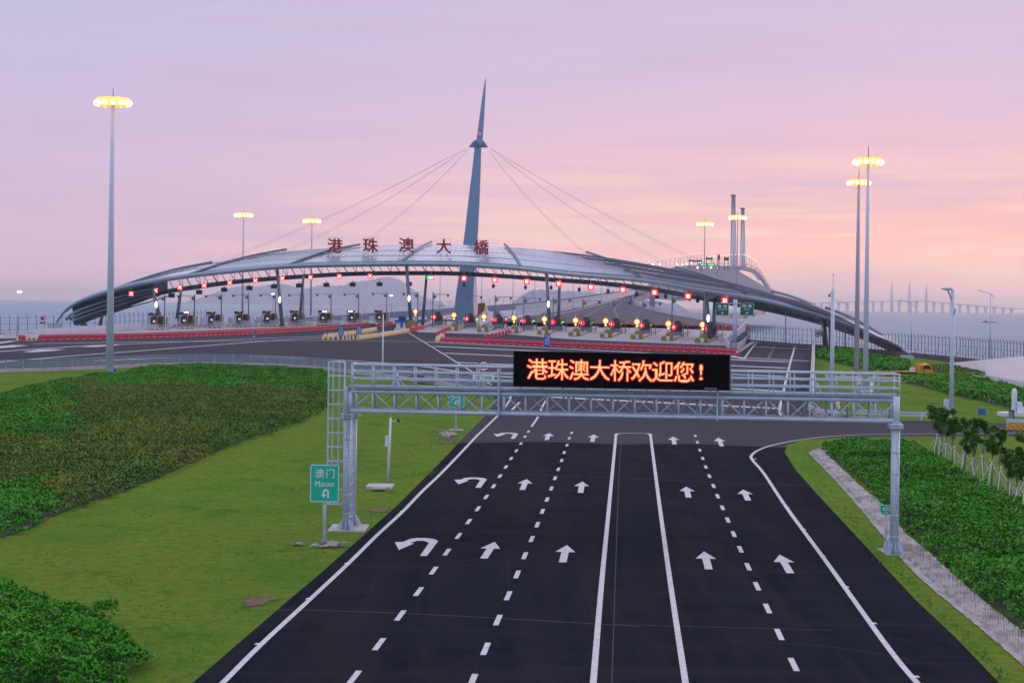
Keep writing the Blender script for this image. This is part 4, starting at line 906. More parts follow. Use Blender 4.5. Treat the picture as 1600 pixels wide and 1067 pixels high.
# railings: front and back
vr = lambda u: 569.3+(u-552)*(585-569.3)/853
for dy, u0, u1 in ((-.08, 552, 1405), (D+.05, 545, 1409)):
    m = MB()
    for k, (dv, r_) in enumerate(((0,.042),(11,.035),(22.5,.035))): m.tube([Gg(u0, vr(u0)+dv)+Vector((0,dy,0)), Gg(u1, vr(u1)+dv)+Vector((0,dy,0))], r_, 7)
    for i in range(27):
        u = u0+(u1-u0)*i/26; m.tube([Gg(u, vr(u))+Vector((0,dy,0)), Gg(u, vt(u)-6)+Vector((0,dy,0))], .034, 6)
    m.build('railing', 'galv', gan)
m = MB()
for u in (552, 1406):
    for dv in (0, 11, 22.5): m.tube([Gg(u, vr(u)+dv)+Vector((0,-.08,0)), Gg(u, vr(u)+dv)+Vector((0,D+.05,0))], .035, 6)
m.build('railing', 'galv', gan)
for ub, vbs, ut_ in ((540.5, 828, 544.5), (1397.5, 866, 1401.5)):
    p = G(ub, vbs); a = Gg(ut_, vt(ut_)-7 if ub > 600 else 604); top = Vector((a.x, p.y, a.z)); yb = p.y; t2 = vb_(ut_)+10; fl = W(ut_, t2, yb)
    m = MB(); m.tube([p, Vector((p.x, yb, fl.z))], .185, 12); m.tube([Vector((p.x, yb, fl.z)), Vector((p.x, yb, top.z))], .15, 12)
    q = Vector((p.x+.22, yb+D-.2, gz(yb+D))); m.tube([q, Vector((q.x, q.y, fl.z))], .15, 12); m.tube([Vector((q.x, q.y, fl.z)), Vector((q.x, q.y, top.z))], .13, 12)
    H_ = fl.z-p.z
    for k in range(8):
        z0, z1 = p.z+.6+(H_-.6)*k/10, p.z+H_*(k+1)/10; m.tube([Vector((p.x, yb, z0)), Vector((q.x, q.y, z1))], .035, 5); m.tube([Vector((p.x, yb, z1)), Vector((q.x, q.y, z1))], .035, 5)
    for c in (p, q): m.box(c.x-.30, c.x+.30, c.y-.28, c.y+.28, fl.z-.03, fl.z+.04); m.box(c.x-.30, c.x+.30, c.y-.28, c.y+.28, fl.z+.09, fl.z+.16)
    for dx in (-.28, 0, .28): m.face([(p.x+dx, yb-.3, fl.z-.03), (p.x+dx+.02, yb-.3, fl.z-.03), (p.x+dx+.02, yb-.12, fl.z-.35), (p.x+dx, yb-.12, fl.z-.35)])
    for k in range(8):
        an = k*math.pi/4; d = Vector((math.cos(an), math.sin(an), 0)); n = Vector((-d.y, d.x, 0))*.012
        for c in (p, q):
            A_, B_, C_ = c+d*.15+Vector((0,0,.08)), c+d*.48+Vector((0,0,.08)), c+d*.16+Vector((0,0,.62)); m.face([A_-n, B_-n, C_-n]); m.face([A_+n, C_+n, B_+n]); m.face([B_-n, B_+n, C_+n, C_-n])
    for k in range(5): z = p.z+.8+k*(H_-1)/5; m.tube([Vector((p.x,yb,z)), Vector((p.x,yb,z+.05))], .20, 12, 0)
    m.build('post', 'galv', gan)
    m = MB(); fx = .85 if ub < 600 else .42; m.box(p.x-fx, p.x+fx+.15, yb-fx*.9, q.y+fx*.9, p.z-.4, p.z+.05); m.build('footing', 'curb_mat', gan)
    m = MB(); pts = []
    for k in range(14): z = fl.z+.2-(H_+.0)*k/14; pts.append((p.x+.05+.08*math.sin(k*1.7), yb-.19, z))
    m.tube(pts, .009, 5); m.build('conduit', 'galv_dark', gan)
# caged ladder on the left post
lx = Gg(523, 600); base_z = gz(100)+1.4
m = MB(); cx, cy = lx.x, 100.3; top_z = Gg(523,566).z
for xx in (.36, .36): pass
lad = [(cx+.42, cy-.25), (cx+.42, cy+.25)]
for x_, y_ in lad: m.tube([(x_, y_, base_z-1), (x_, y_, top_z)], .022, 6)
for k in range(26): z = base_z-1+k*.3; m.tube([(cx+.42,cy-.25,z),(cx+.42,cy+.25,z)], .014, 5)
m.build('ladder', 'galv', gan)
m = MB(); ring_ = [(cx+.42,cy-.3),(cx+.15,cy-.38),(cx-.15,cy-.36),(cx-.36,cy-.2),(cx-.40,cy),(cx-.36,cy+.2),(cx-.15,cy+.36),(cx+.15,cy+.38),(cx+.42,cy+.3)]
nz_h = 11
for k in range(nz_h):
    z = top_z-k*.70
    if z < base_z-.2: break
    m.tube([(x_, y_, z) for x_, y_ in ring_], .022, 6)
for j in (1, 2, 3, 4, 5, 6, 7): m.tube([(ring_[j][0], ring_[j][1], base_z), (ring_[j][0], ring_[j][1], top_z)], .017, 5)
for k in range(5): z = top_z-.7-k*1.4; m.tube([(cx+.42,cy,z), (cx+.75,cy,z)], .03, 6)
m.build('ladder_cage', 'galv', gan)
# bases of two small antennas on the walkway
for u, lab in ((619, 'left'), (1348, 'right')):
    t_v = vt(u)-7; a = Gg(u, t_v); m = MB(); m.tube([a+Vector((0,.9,.0)), a+Vector((0,.9,.75))], .05, 8)
    for k in range(5): an = k*1.257; m.tube([a+Vector((.36*math.cos(an),.9+.36*math.sin(an),.03)), a+Vector((0,.9,.55))], .02, 5)
    m.box(a.x-.18, a.x+.18, a.y+.8, a.y+1.0, a.z+.5, a.z+.53); m.build('bracket_stand', 'galv', gan)

# LED message board
bl, br_, tl, tr = Gg(802,604.5,-.55), Gg(1140,609.5,-.55), Gg(802,548,-.55), Gg(1140,554,-.55)
zc0, zc1 = (bl.z+br_.z)/2, (tl.z+tr.z)/2; org = Vector((bl.x, bl.y, zc0)); ang = math.atan2(br_.y-bl.y, br_.x-bl.x); BW = math.hypot(br_.x-bl.x, br_.y-bl.y); BH = zc1-zc0
bd = thing('message_board', 'long black LED message board lit with red-haloed yellow Chinese characters on the gantry', 'message board', org, ang)
m = MB(); m.box(0, BW, 0, .5, 0, BH); m.build('housing', 'black', bd, world=False)
m = MB()
for a, b, c, d in ((0,BW,0,.05),(0,BW,BH-.05,BH),(0,.05,.05,BH-.05),(BW-.05,BW,.05,BH-.05)): m.box(a, b, -.06, -.001, c, d)
m.build('frame', 'black', bd, world=False)
m = MB(); m.face([(.05,-.004,.05),(BW-.05,-.004,.05),(BW-.05,-.004,BH-.05),(.05,-.004,BH-.05)]); m.build('display_face', 'board_face', bd, world=False)
s = Yg(970)/F
def raster(ch, n=30):
    me = text_mesh(ch, 1.0, 'LEFT', 0); V = np.array([v.co[:2] for v in me.vertices]); g = np.zeros((n+4, n+4), bool)
    x0, y0 = (V[:,0].min()+V[:,0].max())/2-.5, (V[:,1].min()+V[:,1].max())/2-.5; cell = 1.0/n
    me.calc_loop_triangles()
    for p in me.loop_triangles:
        P = V[list(p.vertices)]
        for t in range(1, len(P)-1):
            a, b, c = P[0], P[t], P[t+1]; d = (b[0]-a[0])*(c[1]-a[1])-(c[0]-a[0])*(b[1]-a[1])
            if abs(d) < 1e-10: continue
            i0, i1 = int((min(a[0],b[0],c[0])-x0)/cell), int((max(a[0],b[0],c[0])-x0)/cell)+1; j0, j1 = int((min(a[1],b[1],c[1])-y0)/cell), int((max(a[1],b[1],c[1])-y0)/cell)+1
            for i in range(max(i0,0), min(i1+1, n)):
                for j in range(max(j0,0), min(j1+1, n)):
                    x, y = x0+(i+.5)*cell, y0+(j+.5)*cell
                    l1 = ((b[0]-x)*(c[1]-y)-(c[0]-x)*(b[1]-y))/d; l2_ = ((c[0]-x)*(a[1]-y)-(a[0]-x)*(c[1]-y))/d
                    if l1 >= 0 and l2_ >= 0 and 1-l1-l2_ >= 0: g[i+2, j+2] = True
    bpy.data.meshes.remove(me); return g
core, edge = MB(), MB(); cs = 34.5*s/30; x = (824-802)*s*.998; zmid = BH*.5
cu = [840, 873.5, 906, 938.5, 971.5, 1004, 1036.5, 1069, 1096]; tilt = math.tan(math.atan2(598-594.5, 260)-ROLL)
for ch, u in zip('港珠澳大桥欢迎您!', cu):
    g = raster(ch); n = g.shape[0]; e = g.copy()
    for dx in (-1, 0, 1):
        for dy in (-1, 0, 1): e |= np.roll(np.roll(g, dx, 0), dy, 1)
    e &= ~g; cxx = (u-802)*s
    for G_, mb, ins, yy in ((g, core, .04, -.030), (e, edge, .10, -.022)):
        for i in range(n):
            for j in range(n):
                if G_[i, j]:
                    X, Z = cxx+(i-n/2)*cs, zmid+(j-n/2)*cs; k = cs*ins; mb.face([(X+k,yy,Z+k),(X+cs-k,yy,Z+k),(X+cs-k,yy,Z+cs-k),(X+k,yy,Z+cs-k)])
edge.build('painted_halo', 'led_halo', bd, world=False); core.build('lit_characters', 'led_core', bd, world=False)  # ring of red cells paints the halo of the lit letters
m = MB(); put_text(m, 'E▪▪▪▪', .09, (1111-802)*s+.0, -.08, .09, 0) if False else None
for k in range(5): m.box((1102+4*k-802)*s, (1104.8+4*k-802)*s, -.09, -.061, .06, .12)
m.build('maker_plate', 'galv_dark', bd, world=False)

# ================================================================== SIGNS
def sign_board(m, w_, h_, r_, y, z0, mi, inset=0, n=5):
    pts = []
    for cx_, cz_, a0 in ((w_/2-r_, h_-r_, 0), (-w_/2+r_, h_-r_, 90), (-w_/2+r_, r_, 180), (w_/2-r_, r_, 270)):
        for k in range(n+1): a = R(a0+90*k/n); rr = r_-inset; pts.append((cx_+rr*math.cos(a), z0+cz_+rr*math.sin(a)))
    return pts
def macao_sign(base, hp, w_, h_, label, faint=False):
    r = thing('road_sign', label, 'road sign', base, -.05, 'green Macao U-turn signs')
    m = MB(); m.tube([(0,.12,0),(0,.12,hp+h_*.9)], .085, 10); m.tube([(0,.12,0),(0,.12,.04)], .2, 10)
    for k in range(4): a = k*math.pi/2+.4; d = Vector((math.cos(a), math.sin(a), 0)); n = Vector((-d.y, d.x, 0))*.008; c = Vector((0,.12,0)); m.face([c+d*.08-n, c+d*.2-n, c+d*.085+Vector((0,0,.28))-n]); m.face([c+d*.08+n, c+d*.085+Vector((0,0,.28))+n, c+d*.2+n])
    for z in (.3, .75): m.box(-w_*.4, w_*.4, .03, .06, hp+h_*z-.04, hp+h_*z+.04)
    m.build('post', 'galv', r, world=False)
    m = MB(); m.box(-.55,.6,-.45,.6,-.25,.045); m.build('footing', 'curb_mat', r, world=False)
    m = MB(); P0 = sign_board(m, w_, h_, .13, 0, hp, 0); m.prism(P0, -.01, .03, 0); bo = m.build('board', 'green_sign', r, world=False)
    m = MB(); A_, B_ = sign_board(m, w_, h_, .13, 0, hp, 0, .03), sign_board(m, w_, h_, .13, 0, hp, 0, .065)
    for k in range(len(A_)):
        a, b, c, d = A_[k], A_[(k+1) % len(A_)], B_[(k+1) % len(A_)], B_[k]; m.face([(a[0],-.016,a[1]),(b[0],-.016,b[1]),(c[0],-.016,c[1]),(d[0],-.016,d[1])])
    put_text(m, '澳', .45, -.24, -.016, hp+h_*.76, 0, .008); put_text(m, '门', .45, .27, -.016, hp+h_*.76, 0, .008)
    put_text(m, 'Macao', .36, 0, -.016, hp+h_*.49, 0, .006, .98)
    cx_, cz_ = .02, hp+h_*.235; y = -.016                                   # U-turn arrow
    def q(pts): m.face([(cx_+a, y, cz_+b) for a, b in pts])
    q([(.11,-.2),(.19,-.2),(.19,.06),(.11,.06)])
    for k in range(8):
        a0, a1 = math.pi*k/8, math.pi*(k+1)/8; q([(.045+.065*math.cos(a0),.06+.075*math.sin(a0)),(.045+.145*math.cos(a0),.06+.155*math.sin(a0)),(.045+.145*math.cos(a1),.06+.155*math.sin(a1)),(.045+.065*math.cos(a1),.06+.075*math.sin(a1))])
    q([(-.10,-.06),(-.02,-.06),(-.02,.06),(-.10,.06)]); q([(-.06,-.2),(.06,-.03),(-.18,-.03)])
    m.build('lettering', 'sign_white', bo, world=False); return r
p = G(506, 852); s = p.y/F; macao_sign(p, (852-785)*s, 47*s, 60*s, 'large green Macao U-turn sign at the foot of the gantry ladder')
p = G(712, 672); s = p.y/F; macao_sign(p, (672-637)*s, 1.42, 36*s, 'farther green Macao U-turn sign seen behind the gantry truss')
def round_sign(name, lab, p, num, hz, r_, two=False):
    r = thing(name, lab, 'speed sign', p, 0, 'round speed limit signs'); m = MB(); m.tube([(0,.1,0),(0,.1,hz)], .06, 8); m.build('post', 'galv', r, world=False)
    m = MB(); m.tube([(0,0,hz),(0,.04,hz)], r_, 24); bo = m.build('disc', 'sign_white', r, world=False)
    m = MB(); n = 28
    for k in range(n):
        a, b = 2*math.pi*k/n, 2*math.pi*(k+1)/n; m.face([(r_*.8*math.cos(a),-.008,hz+r_*.8*math.sin(a)),(r_*math.cos(a),-.008,hz+r_*math.sin(a)),(r_*math.cos(b),-.008,hz+r_*math.sin(b)),(r_*.8*math.cos(b),-.008,hz+r_*.8*math.sin(b))])
    m.build('rim', 'sign_red', bo, world=False); m = MB(); put_text(m, num, r_*1.15, 0, -.01, hz, 0, .03); m.build('numerals', 'black', bo, world=False)
    return r
p = G(755, 629); s = p.y/F; hz = (629-572)*s
r = round_sign('speed_limit_sign', 'round 20 speed limit sign over a white panel behind the gantry railing', p, '20', hz, 8.8*s)
m = MB(); z = (629-590.5)*s; m.box(-17*s, 17*s, 0, .04, z-6*s, z+6*s); bo = m.build('panel', 'sign_white', r, world=False); m = MB()
for ch, dx in (('港', -10), ('口', -3.5), ('方', 3.5), ('向', 10)): put_text(m, ch, 7*s, dx*s, -.006, z, 0, .01)
m.build('lettering', 'black', bo, world=False)
p = G(1270, 545); s = p.y/F; r = thing('speed_limit_sign', 'round 40 speed limit sign on a bent pole beside the right ramp', 'speed sign', p, 0, 'round speed limit signs')
m = MB(); m.tube([(0,0,0),(0,0,.3),(.9,0,1.1),(1.0,0,2.4)], .07, 8); m.build('post', 'galv', r, world=False); hz = (545-521)*s; n = 28
m = MB(); m.tube([(1.0,-.1,hz),(1.0,-.06,hz)], 5.6*s, 24); bo = m.build('disc', 'sign_white', r, world=False); m = MB(); r_ = 5.8*s
for k in range(n):
    a, b = 2*math.pi*k/n, 2*math.pi*(k+1)/n; m.face([(1+r_*.8*math.cos(a),-.11,hz+r_*.8*math.sin(a)),(1+r_*math.cos(a),-.11,hz+r_*math.sin(a)),(1+r_*math.cos(b),-.11,hz+r_*math.sin(b)),(1+r_*.8*math.cos(b),-.11,hz+r_*.8*math.sin(b))])
m.build('rim', 'sign_red', bo, world=False); m = MB(); put_text(m, '40', r_*1.1, 1.0, -.115, hz, 0, .03); m.build('numerals', 'black', bo, world=False)
p = G(1384, 859); s = p.y/F; r = thing('marker_sign', 'small green kilometre sign reading 432 beside the right gantry post', 'marker sign', p)
m = MB(); m.tube([(0,.08,0),(0,.08,(859-795)*s)], .045, 8); m.tube([(0,.08,0),(0,.08,.35)], .07, 8); m.build('post', 'galv', r, world=False)
m = MB(); m.box(-.4,.4,-.3,.4,-.2,.03); m.build('footing', 'curb_mat', r, world=False)
hw, z1, z0 = 10.8*s, (859-788.5)*s, (859-804)*s; poly = [(-hw,z1),(hw,z1),(hw,z0+6*s),(hw*.62,z0),(-hw*.62,z0),(-hw,z0+6*s)]
m = MB(); m.prism(poly, 0, .03); bo = m.build('board', 'green_sign', r, world=False); m = MB(); cz_ = (z0+z1)/2
for k in range(6):
    a, b = poly[k], poly[(k+1) % 6]; f = lambda q, t: (q[0]*t, -.006, cz_+(q[1]-cz_)*t); m.face([f(a,.97), f(b,.97), f(b,.88), f(a,.88)])
put_text(m, '432', 9*s, 0, -.006, cz_+1.6*s, 0, .008); put_text(m, '194', 4*s, 0, -.006, cz_-4.6*s, 0, .004); m.build('lettering', 'sign_white', bo, world=False)
# two green destination boards on a T post
p = G(1148, 541); s = p.y/F; r = thing('destination_sign', 'tall white post carrying two green destination boards right of the last toll lane', 'road sign', p)
x0 = 0; m = MB(); m.tube([(0,0,0),(0,0,(541-468)*s)], .42, 12); m.build('post', 'mast_white', r, world=False)
m = MB()
for v in (474, 490): m.beam((-(1148-1117)*s,-.4,(541-v)*s), ((1177-1148)*s,-.4,(541-v)*s), .12, .2)
m.build('cross_arm', 'galv', r, world=False)
for (ua, ub, va, vb2), top_, sub, arr in (((1117,1137.5,473.5,493.5),'香 港','Hong Kong',0), ((1155,1176.5,472.5,493),'珠 海','Zhuhai',1)):
    xa, xb, za, zb = (ua-1148)*s, (ub-1148)*s, (541-vb2)*s, (541-va)*s; m = MB(); m.box(xa, xb, -.75, -.65, za, zb); bo = m.build('board', 'green_dark', r, world=False); m = MB(); cx_ = (xa+xb)/2; hh = zb-za
    put_text(m, top_, hh*.26, cx_, -.76, zb-hh*.26, 0, .02, 1.25); put_text(m, sub, hh*.15, cx_, -.76, zb-hh*.5, 0, .01)
    T = Matrix.Translation((cx_, -.76, za+hh*.2)) @ Matrix.Rotation(R(45 if arr else 0), 4, 'Y')
    for pl in ([(-.06,-.3),(.06,-.3),(.06,.05),(-.06,.05)], [(-.25,.03),(.25,.03),(0,.32)]): m.face([T @ Vector((a, 0, b)) for a, b in pl])
    for a, b, c, d in ((xa,xb,za,za+.06),(xa,xb,zb-.06,zb),(xa,xa+.06,za,zb),(xb-.06,xb,za,zb)): m.face([(a,-.758,c),(b,-.758,c),(b,-.758,d),(a,-.758,d)])
    m.build('lettering', 'sign_white', bo, world=False)
# blue notice signs on the plaza
for (u, vtp, vbt, hw), lab in (((532.5,508,527.5,4.3), 'tall blue notice sign among the cones, left of two'), ((560.5,508,527,4.2), 'tall blue notice sign among the cones, right of two'), ((855,521,541.5,4.6), 'tall blue notice sign standing in the right red barrier row'), ((397,515.5,525,1.6), 'small blue sign with white symbol at the left red barrier row')):
    p = G(u, vbt+1.5); s = p.y/F; r = thing('notice_sign', lab, 'notice sign', p, 0, 'blue notice signs'); p.y -= .5; h = (vbt-vtp)*s
    m = MB(); m.prism([(-hw*s,.75*h*.25),(-hw*s*.6,.25),(hw*s*.6,.25),(hw*s,.75*h*.25),(hw*s,h),(-hw*s,h)], 0, .08); bo = m.build('board', 'blue_sign', r, world=False)
    m = MB()
    rows_ = 6 if hw > 2 else 2
    for k in range(rows_):
        z = h*(.90-.125*k) if hw > 2 else h*(.8-.35*k); n = 5 if hw > 2 else 1
        for j in range(n):
            ww = hw*s*1.5/n; x = -hw*s*.75+ww*j; 
            if random.random() < .85: m.box(x+ww*.12, x+ww*.82, -.015, -.001, z-h*.035, z+h*.025)
    m.build('lettering', 'sign_white', bo, world=False)
    m = MB(); m.box(-hw*s*.7, hw*s*.7, -.3, .5, 0, .25); m.build('base', 'blue_sign' if hw > 2 else 'white_plastic', r, world=False)
# sentry box, chevron board
p = G(626, 516); s = p.y/F; r = thing('sentry_box', 'small blue and white sentry box beside the striped chevron board', 'booth', p)
m = MB(); m.box(-1.5,1.4,-.8,1.2,0,.6); m.build('base', 'white_plastic', r, world=False); m = MB(); m.box(-1.1,-.1,-.4,.8,.6,1.9); m.box(.6,1.1,-.4,.6,.6,1.9); m.build('cabin', 'white_paint', r, world=False)
m = MB(); m.box(-.05,.55,-.5,.8,.6,2.0); m.box(-1.5,1.5,-.6,1.0,1.9,2.35); m.build('blue_panels', 'blue_box', r, world=False); m = MB(); m.sphere((.3,1.5,3.0), 1.0, 10, 7, 0, (1.1,.8,.8)); m.box(-.6,1.2,.9,2.2,2.0,3.0); m.build('roof', 'booth_blue', r, world=False)
p = G(645, 513.5); r = thing('chevron_board', 'large black and yellow diagonal striped board at the lane split', 'chevron board', p); m = MB(); m.prism([(-1.6,0),(1.4,0),(1.4,.9),(.4,1.9),(-.2,2.2),(-.8,2.2),(-1.5,1.5)], 0, .25); m.build('board', 'hazard', r, world=False); m = MB(); m.box(-.2,.35,-.7,-.1,0,.8); m.build('white_block', 'white_plastic', r, world=False)
p = G(753, 508); m = MB(); a, b, c, d = W(747,474,560), W(758,473,560), W(766,488,560), W(745,500,560); e = W(768,500,556)
r = thing('tower_shroud', 'ochre and pink sloped steel shroud at the foot of the mast', 'shroud', (a.x, 560, gz(560))); m.face([a, b, W(757,484,560), W(746,496,560)]); m.face([a+Vector((0,4,0)), b+Vector((0,4,0)), b, a]); m.build('ochre_plate', 'ochre', r); m = MB(); m.face([b, e, W(770,513,556), W(743,513,558), d, W(757,484,560)]); m.face([b, b+Vector((0,6,0)), e+Vector((0,6,0)), e]); m.build('pale_plate', 'pink_wall', r)

# ================================================================== HIGH MASTS and street lamps
def himast(u, vb1, vtop, Y, lab, far=False, top_r=26, wide=4.2, flat=False):
    p = G(u[0], vb1) if Y is None else None
    if p is None: p = W(u[0], vb1, Y); p.z = gz(Y)
    Y = p.y; t = W(u[1], vtop, Y); H = t.z-p.z; s = Y/F
    r = thing('light_mast', lab, 'light mast', p, 0, 'tall floodlight masts'); lean = Vector((t.x-p.x, 0, 0)); 
    m = MB(); r0, r1 = wide*s, wide*s*.48; m.tube([(0,0,0),(0,0,H*.5),(0,0,H)], [r0, (r0+r1)/2, r1], 12); m.tube([(0,0,0),(0,0,.12)], r0*1.6, 12); m.build('mast', 'mast_far' if far else 'mast_white', r, world=False)
    rr = top_r*s; m = MB(); n = 20
    m.tube([(rr*.92*math.cos(2*math.pi*k/n), rr*.92*math.sin(2*math.pi*k/n), H+.1) for k in range(n+1)], .09, 6)
    for k in range(4): a = k*math.pi/2+.3; m.tube([(0,0,H+.1),(rr*.92*math.cos(a), rr*.92*math.sin(a), H+.1)], .07, 5)
    m.tube([(0,0,H),(0,0,H+2.2)], [.09,.03], 6); m.build('ring', 'ochre', r, world=False)
    hd, lt = MB(), MB(); nl = 12
    for k in range(nl):
        a = 2*math.pi*(k+.35)/nl; d = Vector((math.cos(a), math.sin(a), 0)); q = Vector((n*0, 0, H+.25))+d*rr; tn = Vector((-d.y, d.x, 0)); out = (d*.8+Vector((0,0,-.42))).normalized(); upv = out.cross(tn).normalized()
        hs = rr*.21
        T = Matrix(((tn.x,out.x,upv.x,q.x),(tn.y,out.y,upv.y,q.y),(tn.z,out.z,upv.z,q.z),(0,0,0,1)))
        hd.box(-hs*1.25, hs*1.25, -hs*.9, 0, -hs*1.15, hs*1.15, 0, T); lt.sphere(T @ Vector((0, hs*.25, 0)), hs*.95, 8, 6)
    hd.build('glowing_housing', 'flood_fringe', r, world=False); lt.build('floodlight', 'flood', r, world=False); return r  # housings widened and made to glow as the fringe around the lamps
himast((171,177), 585, 164, None, 'tallest floodlight mast on the left lawn, rising from the shrub bed', False, 24, 6.2)
himast((1352,1359), 612, 257, None, 'nearer and taller of two floodlight masts behind the right end of gantry', False, 20, 4.6)
himast((1338,1342), 588, 289, None, 'slightly shorter pinkish floodlight mast, left of the tall right one', True, 15.5, 4.4)
himast((385,387), 0, 338, 640, 'distant floodlight mast left of the roof characters, above canopy', True, 12, 1.5)
himast((492,495), 0, 347, 680, 'distant floodlight mast just left of the first roof character', True, 11.5, 1.6)
himast((1106,1108), 0, 352, 620, 'distant floodlight mast at the right, left of the two bridge towers', True, 11, 1.5)
himast((1157,1160), 0, 342, 600, 'distant floodlight mast directly in front of the bridge towers', True, 12, 1.5)
def lamp_post(name, base, H, r0, arms, lab, mat='mast_white', lit=False, group='street lamps'):
    r = thing(name, lab, 'street lamp', base, 0, group); m = MB(); m.tube([(0,0,0),(0,0,H)], [r0, r0*.7], 10); m.tube([(0,0,0),(0,0,.15)], r0*2, 10); m.build('pole', mat, r, world=False)
    for pts, hd in arms:
        m = MB(); m.tube(pts, r0*.35, 6); ao = m.build('arm', 'galv_dark', r, world=False)
        if hd: m = MB(); q = Vector(pts[-1]); m.sphere(q, hd, 10, 6, 0, (1.5,.8,.45)); m.build('lamp_head', 'white_paint' if not lit else 'warm_lit', ao, world=False)
    return r
p = G(1486.5, 641); s = p.y/F
r = lamp_post('street_lamp', p, (641-453)*s, .24, [([(0,0,160*s),(-.2,0,176*s),(-9*s,0,190*s)], .42), ([(0,0,162*s),(.28,-.1,156*s),(0,-.1,148*s)], None)], 'tall grey street lamp with one curved arm behind the staked trees')
m = MB(); m.box(-.75,-.25,-.2,.2,0,1.1); m.build('cabinet', 'galv', r, world=False)
for u, vb1, vtp, lab in ((1546.5,562,457,'thin twin-arm street lamp before the sea, rightmost'), (1423.5,549,472,'thin twin-arm street lamp near canopy right foot'), (1320,544,472,'thin twin-arm street lamp seen just left of the right masts'), (1227,537,476,'thin street lamp standing at the head of the right ramp')):
    p = G(u, vb1); s = p.y/F; H = (vb1-vtp)*s; lamp_post('street_lamp', p, H, .13, [([(0,0,H-2*s),(-18*s,0,H+3*s)], .22), ([(0,0,H-2*s),(7*s,0,H-9*s)], None)] if u != 1227 else [([(0,0,H-.2),(-.5,0,H)], .15)], lab)
p = G(27, 528); s = p.y/F; lamp_post('street_lamp', p, (528-456)*s, .17, [([(0,0,68*s),(2.5*s,0,72*s)], .33)], 'short street lamp with a lit head at the far left', lit=True)
for (u, vl, vb1, Y), lab in (((611,462,498,660),'small lit street lamp before the hills, right of the fourth arm pole'), ((426,459.5,500,640),'small lit street lamp beside the second front canopy column')):
    p = W(u, vb1, Y); p.z = gz(Y); s = Y/F; t = W(u, vl, Y); lamp_post('street_lamp', p, t.z-p.z, .10, [([(0,0,t.z-p.z-.5),(0,-.2,t.z-p.z)], .38)], lab, 'galv_dark', True)
for i, (u, vtp) in enumerate(((687,430),(752,428),(801,430),(835,433),(895,438),(939,444))):
    Y = 760; p = W(u, 500, Y); p.z = gz(Y)-1; t = W(u, vtp, Y); r = lamp_post('lamp_column', p, t.z-p.z, .16, [([(0,0,t.z-p.z-4),(.5,0,t.z-p.z-3.9)], .2)], 'very thin distant pole behind the canopy, %s from the left' % nth(i), 'mast_far', group='thin poles behind the canopy')
# CCTV poles
p = G(606, 752); s = p.y/F; r = thing('camera_pole', 'slim white pole with a box and side camera standing on the left lawn', 'camera pole', p)
m = MB(); H = (752-653)*s; m.tube([(0,0,0),(.12,0,H)], [.10,.065], 10); m.tube([(.12,0,H),(.12,0,H+.5)], .012, 5); m.build('pole', 'white_paint', r, world=False)
m = MB(); m.tube([(.12,0,H-.2),(.55,0,H-.18)], .03, 6); ao = m.build('arm', 'white_paint', r, world=False); m = MB(); m.sphere((.60,-.03,H-.10), .085, 10, 6); m.box(.52,.66,-.06,.06,H-.24,H-.12); m.build('camera', 'dark_box', ao, world=False); m = MB(); m.box(-.2,.0,-.1,.1,H-1.75,H-1.1); m.build('box', 'white_paint', r, world=False)
p = G(593, 763); m = MB(); q = [G(571,764),G(576,759),G(616,759.5),G(611,765)]; m.sheet(q, .16, .2); m.face([G(580,763,.175),G(583,760.5,.175),G(604,760.6,.175),G(602,763.3,.175)], 1); tag(m.build('manhole_slab', ['curb_mat','far_concrete']), 'flat pale concrete access slab on the lawn below the slim white pole', 'slab')
p = G(597.5, 600); s = p.y/F; r = thing('camera_pole', 'thin white antenna pole rising in front of the left lanes', 'camera pole', p); H = (600-492)*s; m = MB(); m.tube([(0,0,0),(0,0,H)], [.12,.07], 8); m.build('pole', 'white_paint', r, world=False); m = MB(); m.tube([(0,0,H),(0,0,H+2)], .02, 5); m.build('antenna', 'galv', r, world=False)
p = G(1299, 650); s = p.y/F; r = thing('camera_pole', 'grey camera pole with whip antenna behind the right of the gantry', 'camera pole', p); H = (650-451)*s; m = MB(); m.tube([(0,0,0),(0,0,H)], [.23,.16], 10); m.build('pole', 'galv', r, world=False)
m = MB(); m.tube([(0,0,H),(0,0,H+21*s)], .02, 5); m.sphere((0,0,H+22*s), .07, 6, 5); m.build('antenna', 'galv_dark', r, world=False); m = MB(); m.tube([(0,0,H-.5),(-.3,0,H-.45),(-.34,0,H-.6)], .035, 6); m.sphere((-.34,0,H-.68), .12, 8, 6); m.build('camera', 'dark_box', r, world=False)
p = G(1361, 645); s = p.y/F; r = thing('marker_post', 'short white post behind the right end of the gantry', 'post', p); m = MB(); m.tube([(0,0,0),(0,0,54*s)], .13, 8); m.build('post', 'white_paint', r, world=False); m = MB(); m.box(-.2,.2,-.2,.2,54*s,56*s); m.build('cap', 'galv', r, world=False)

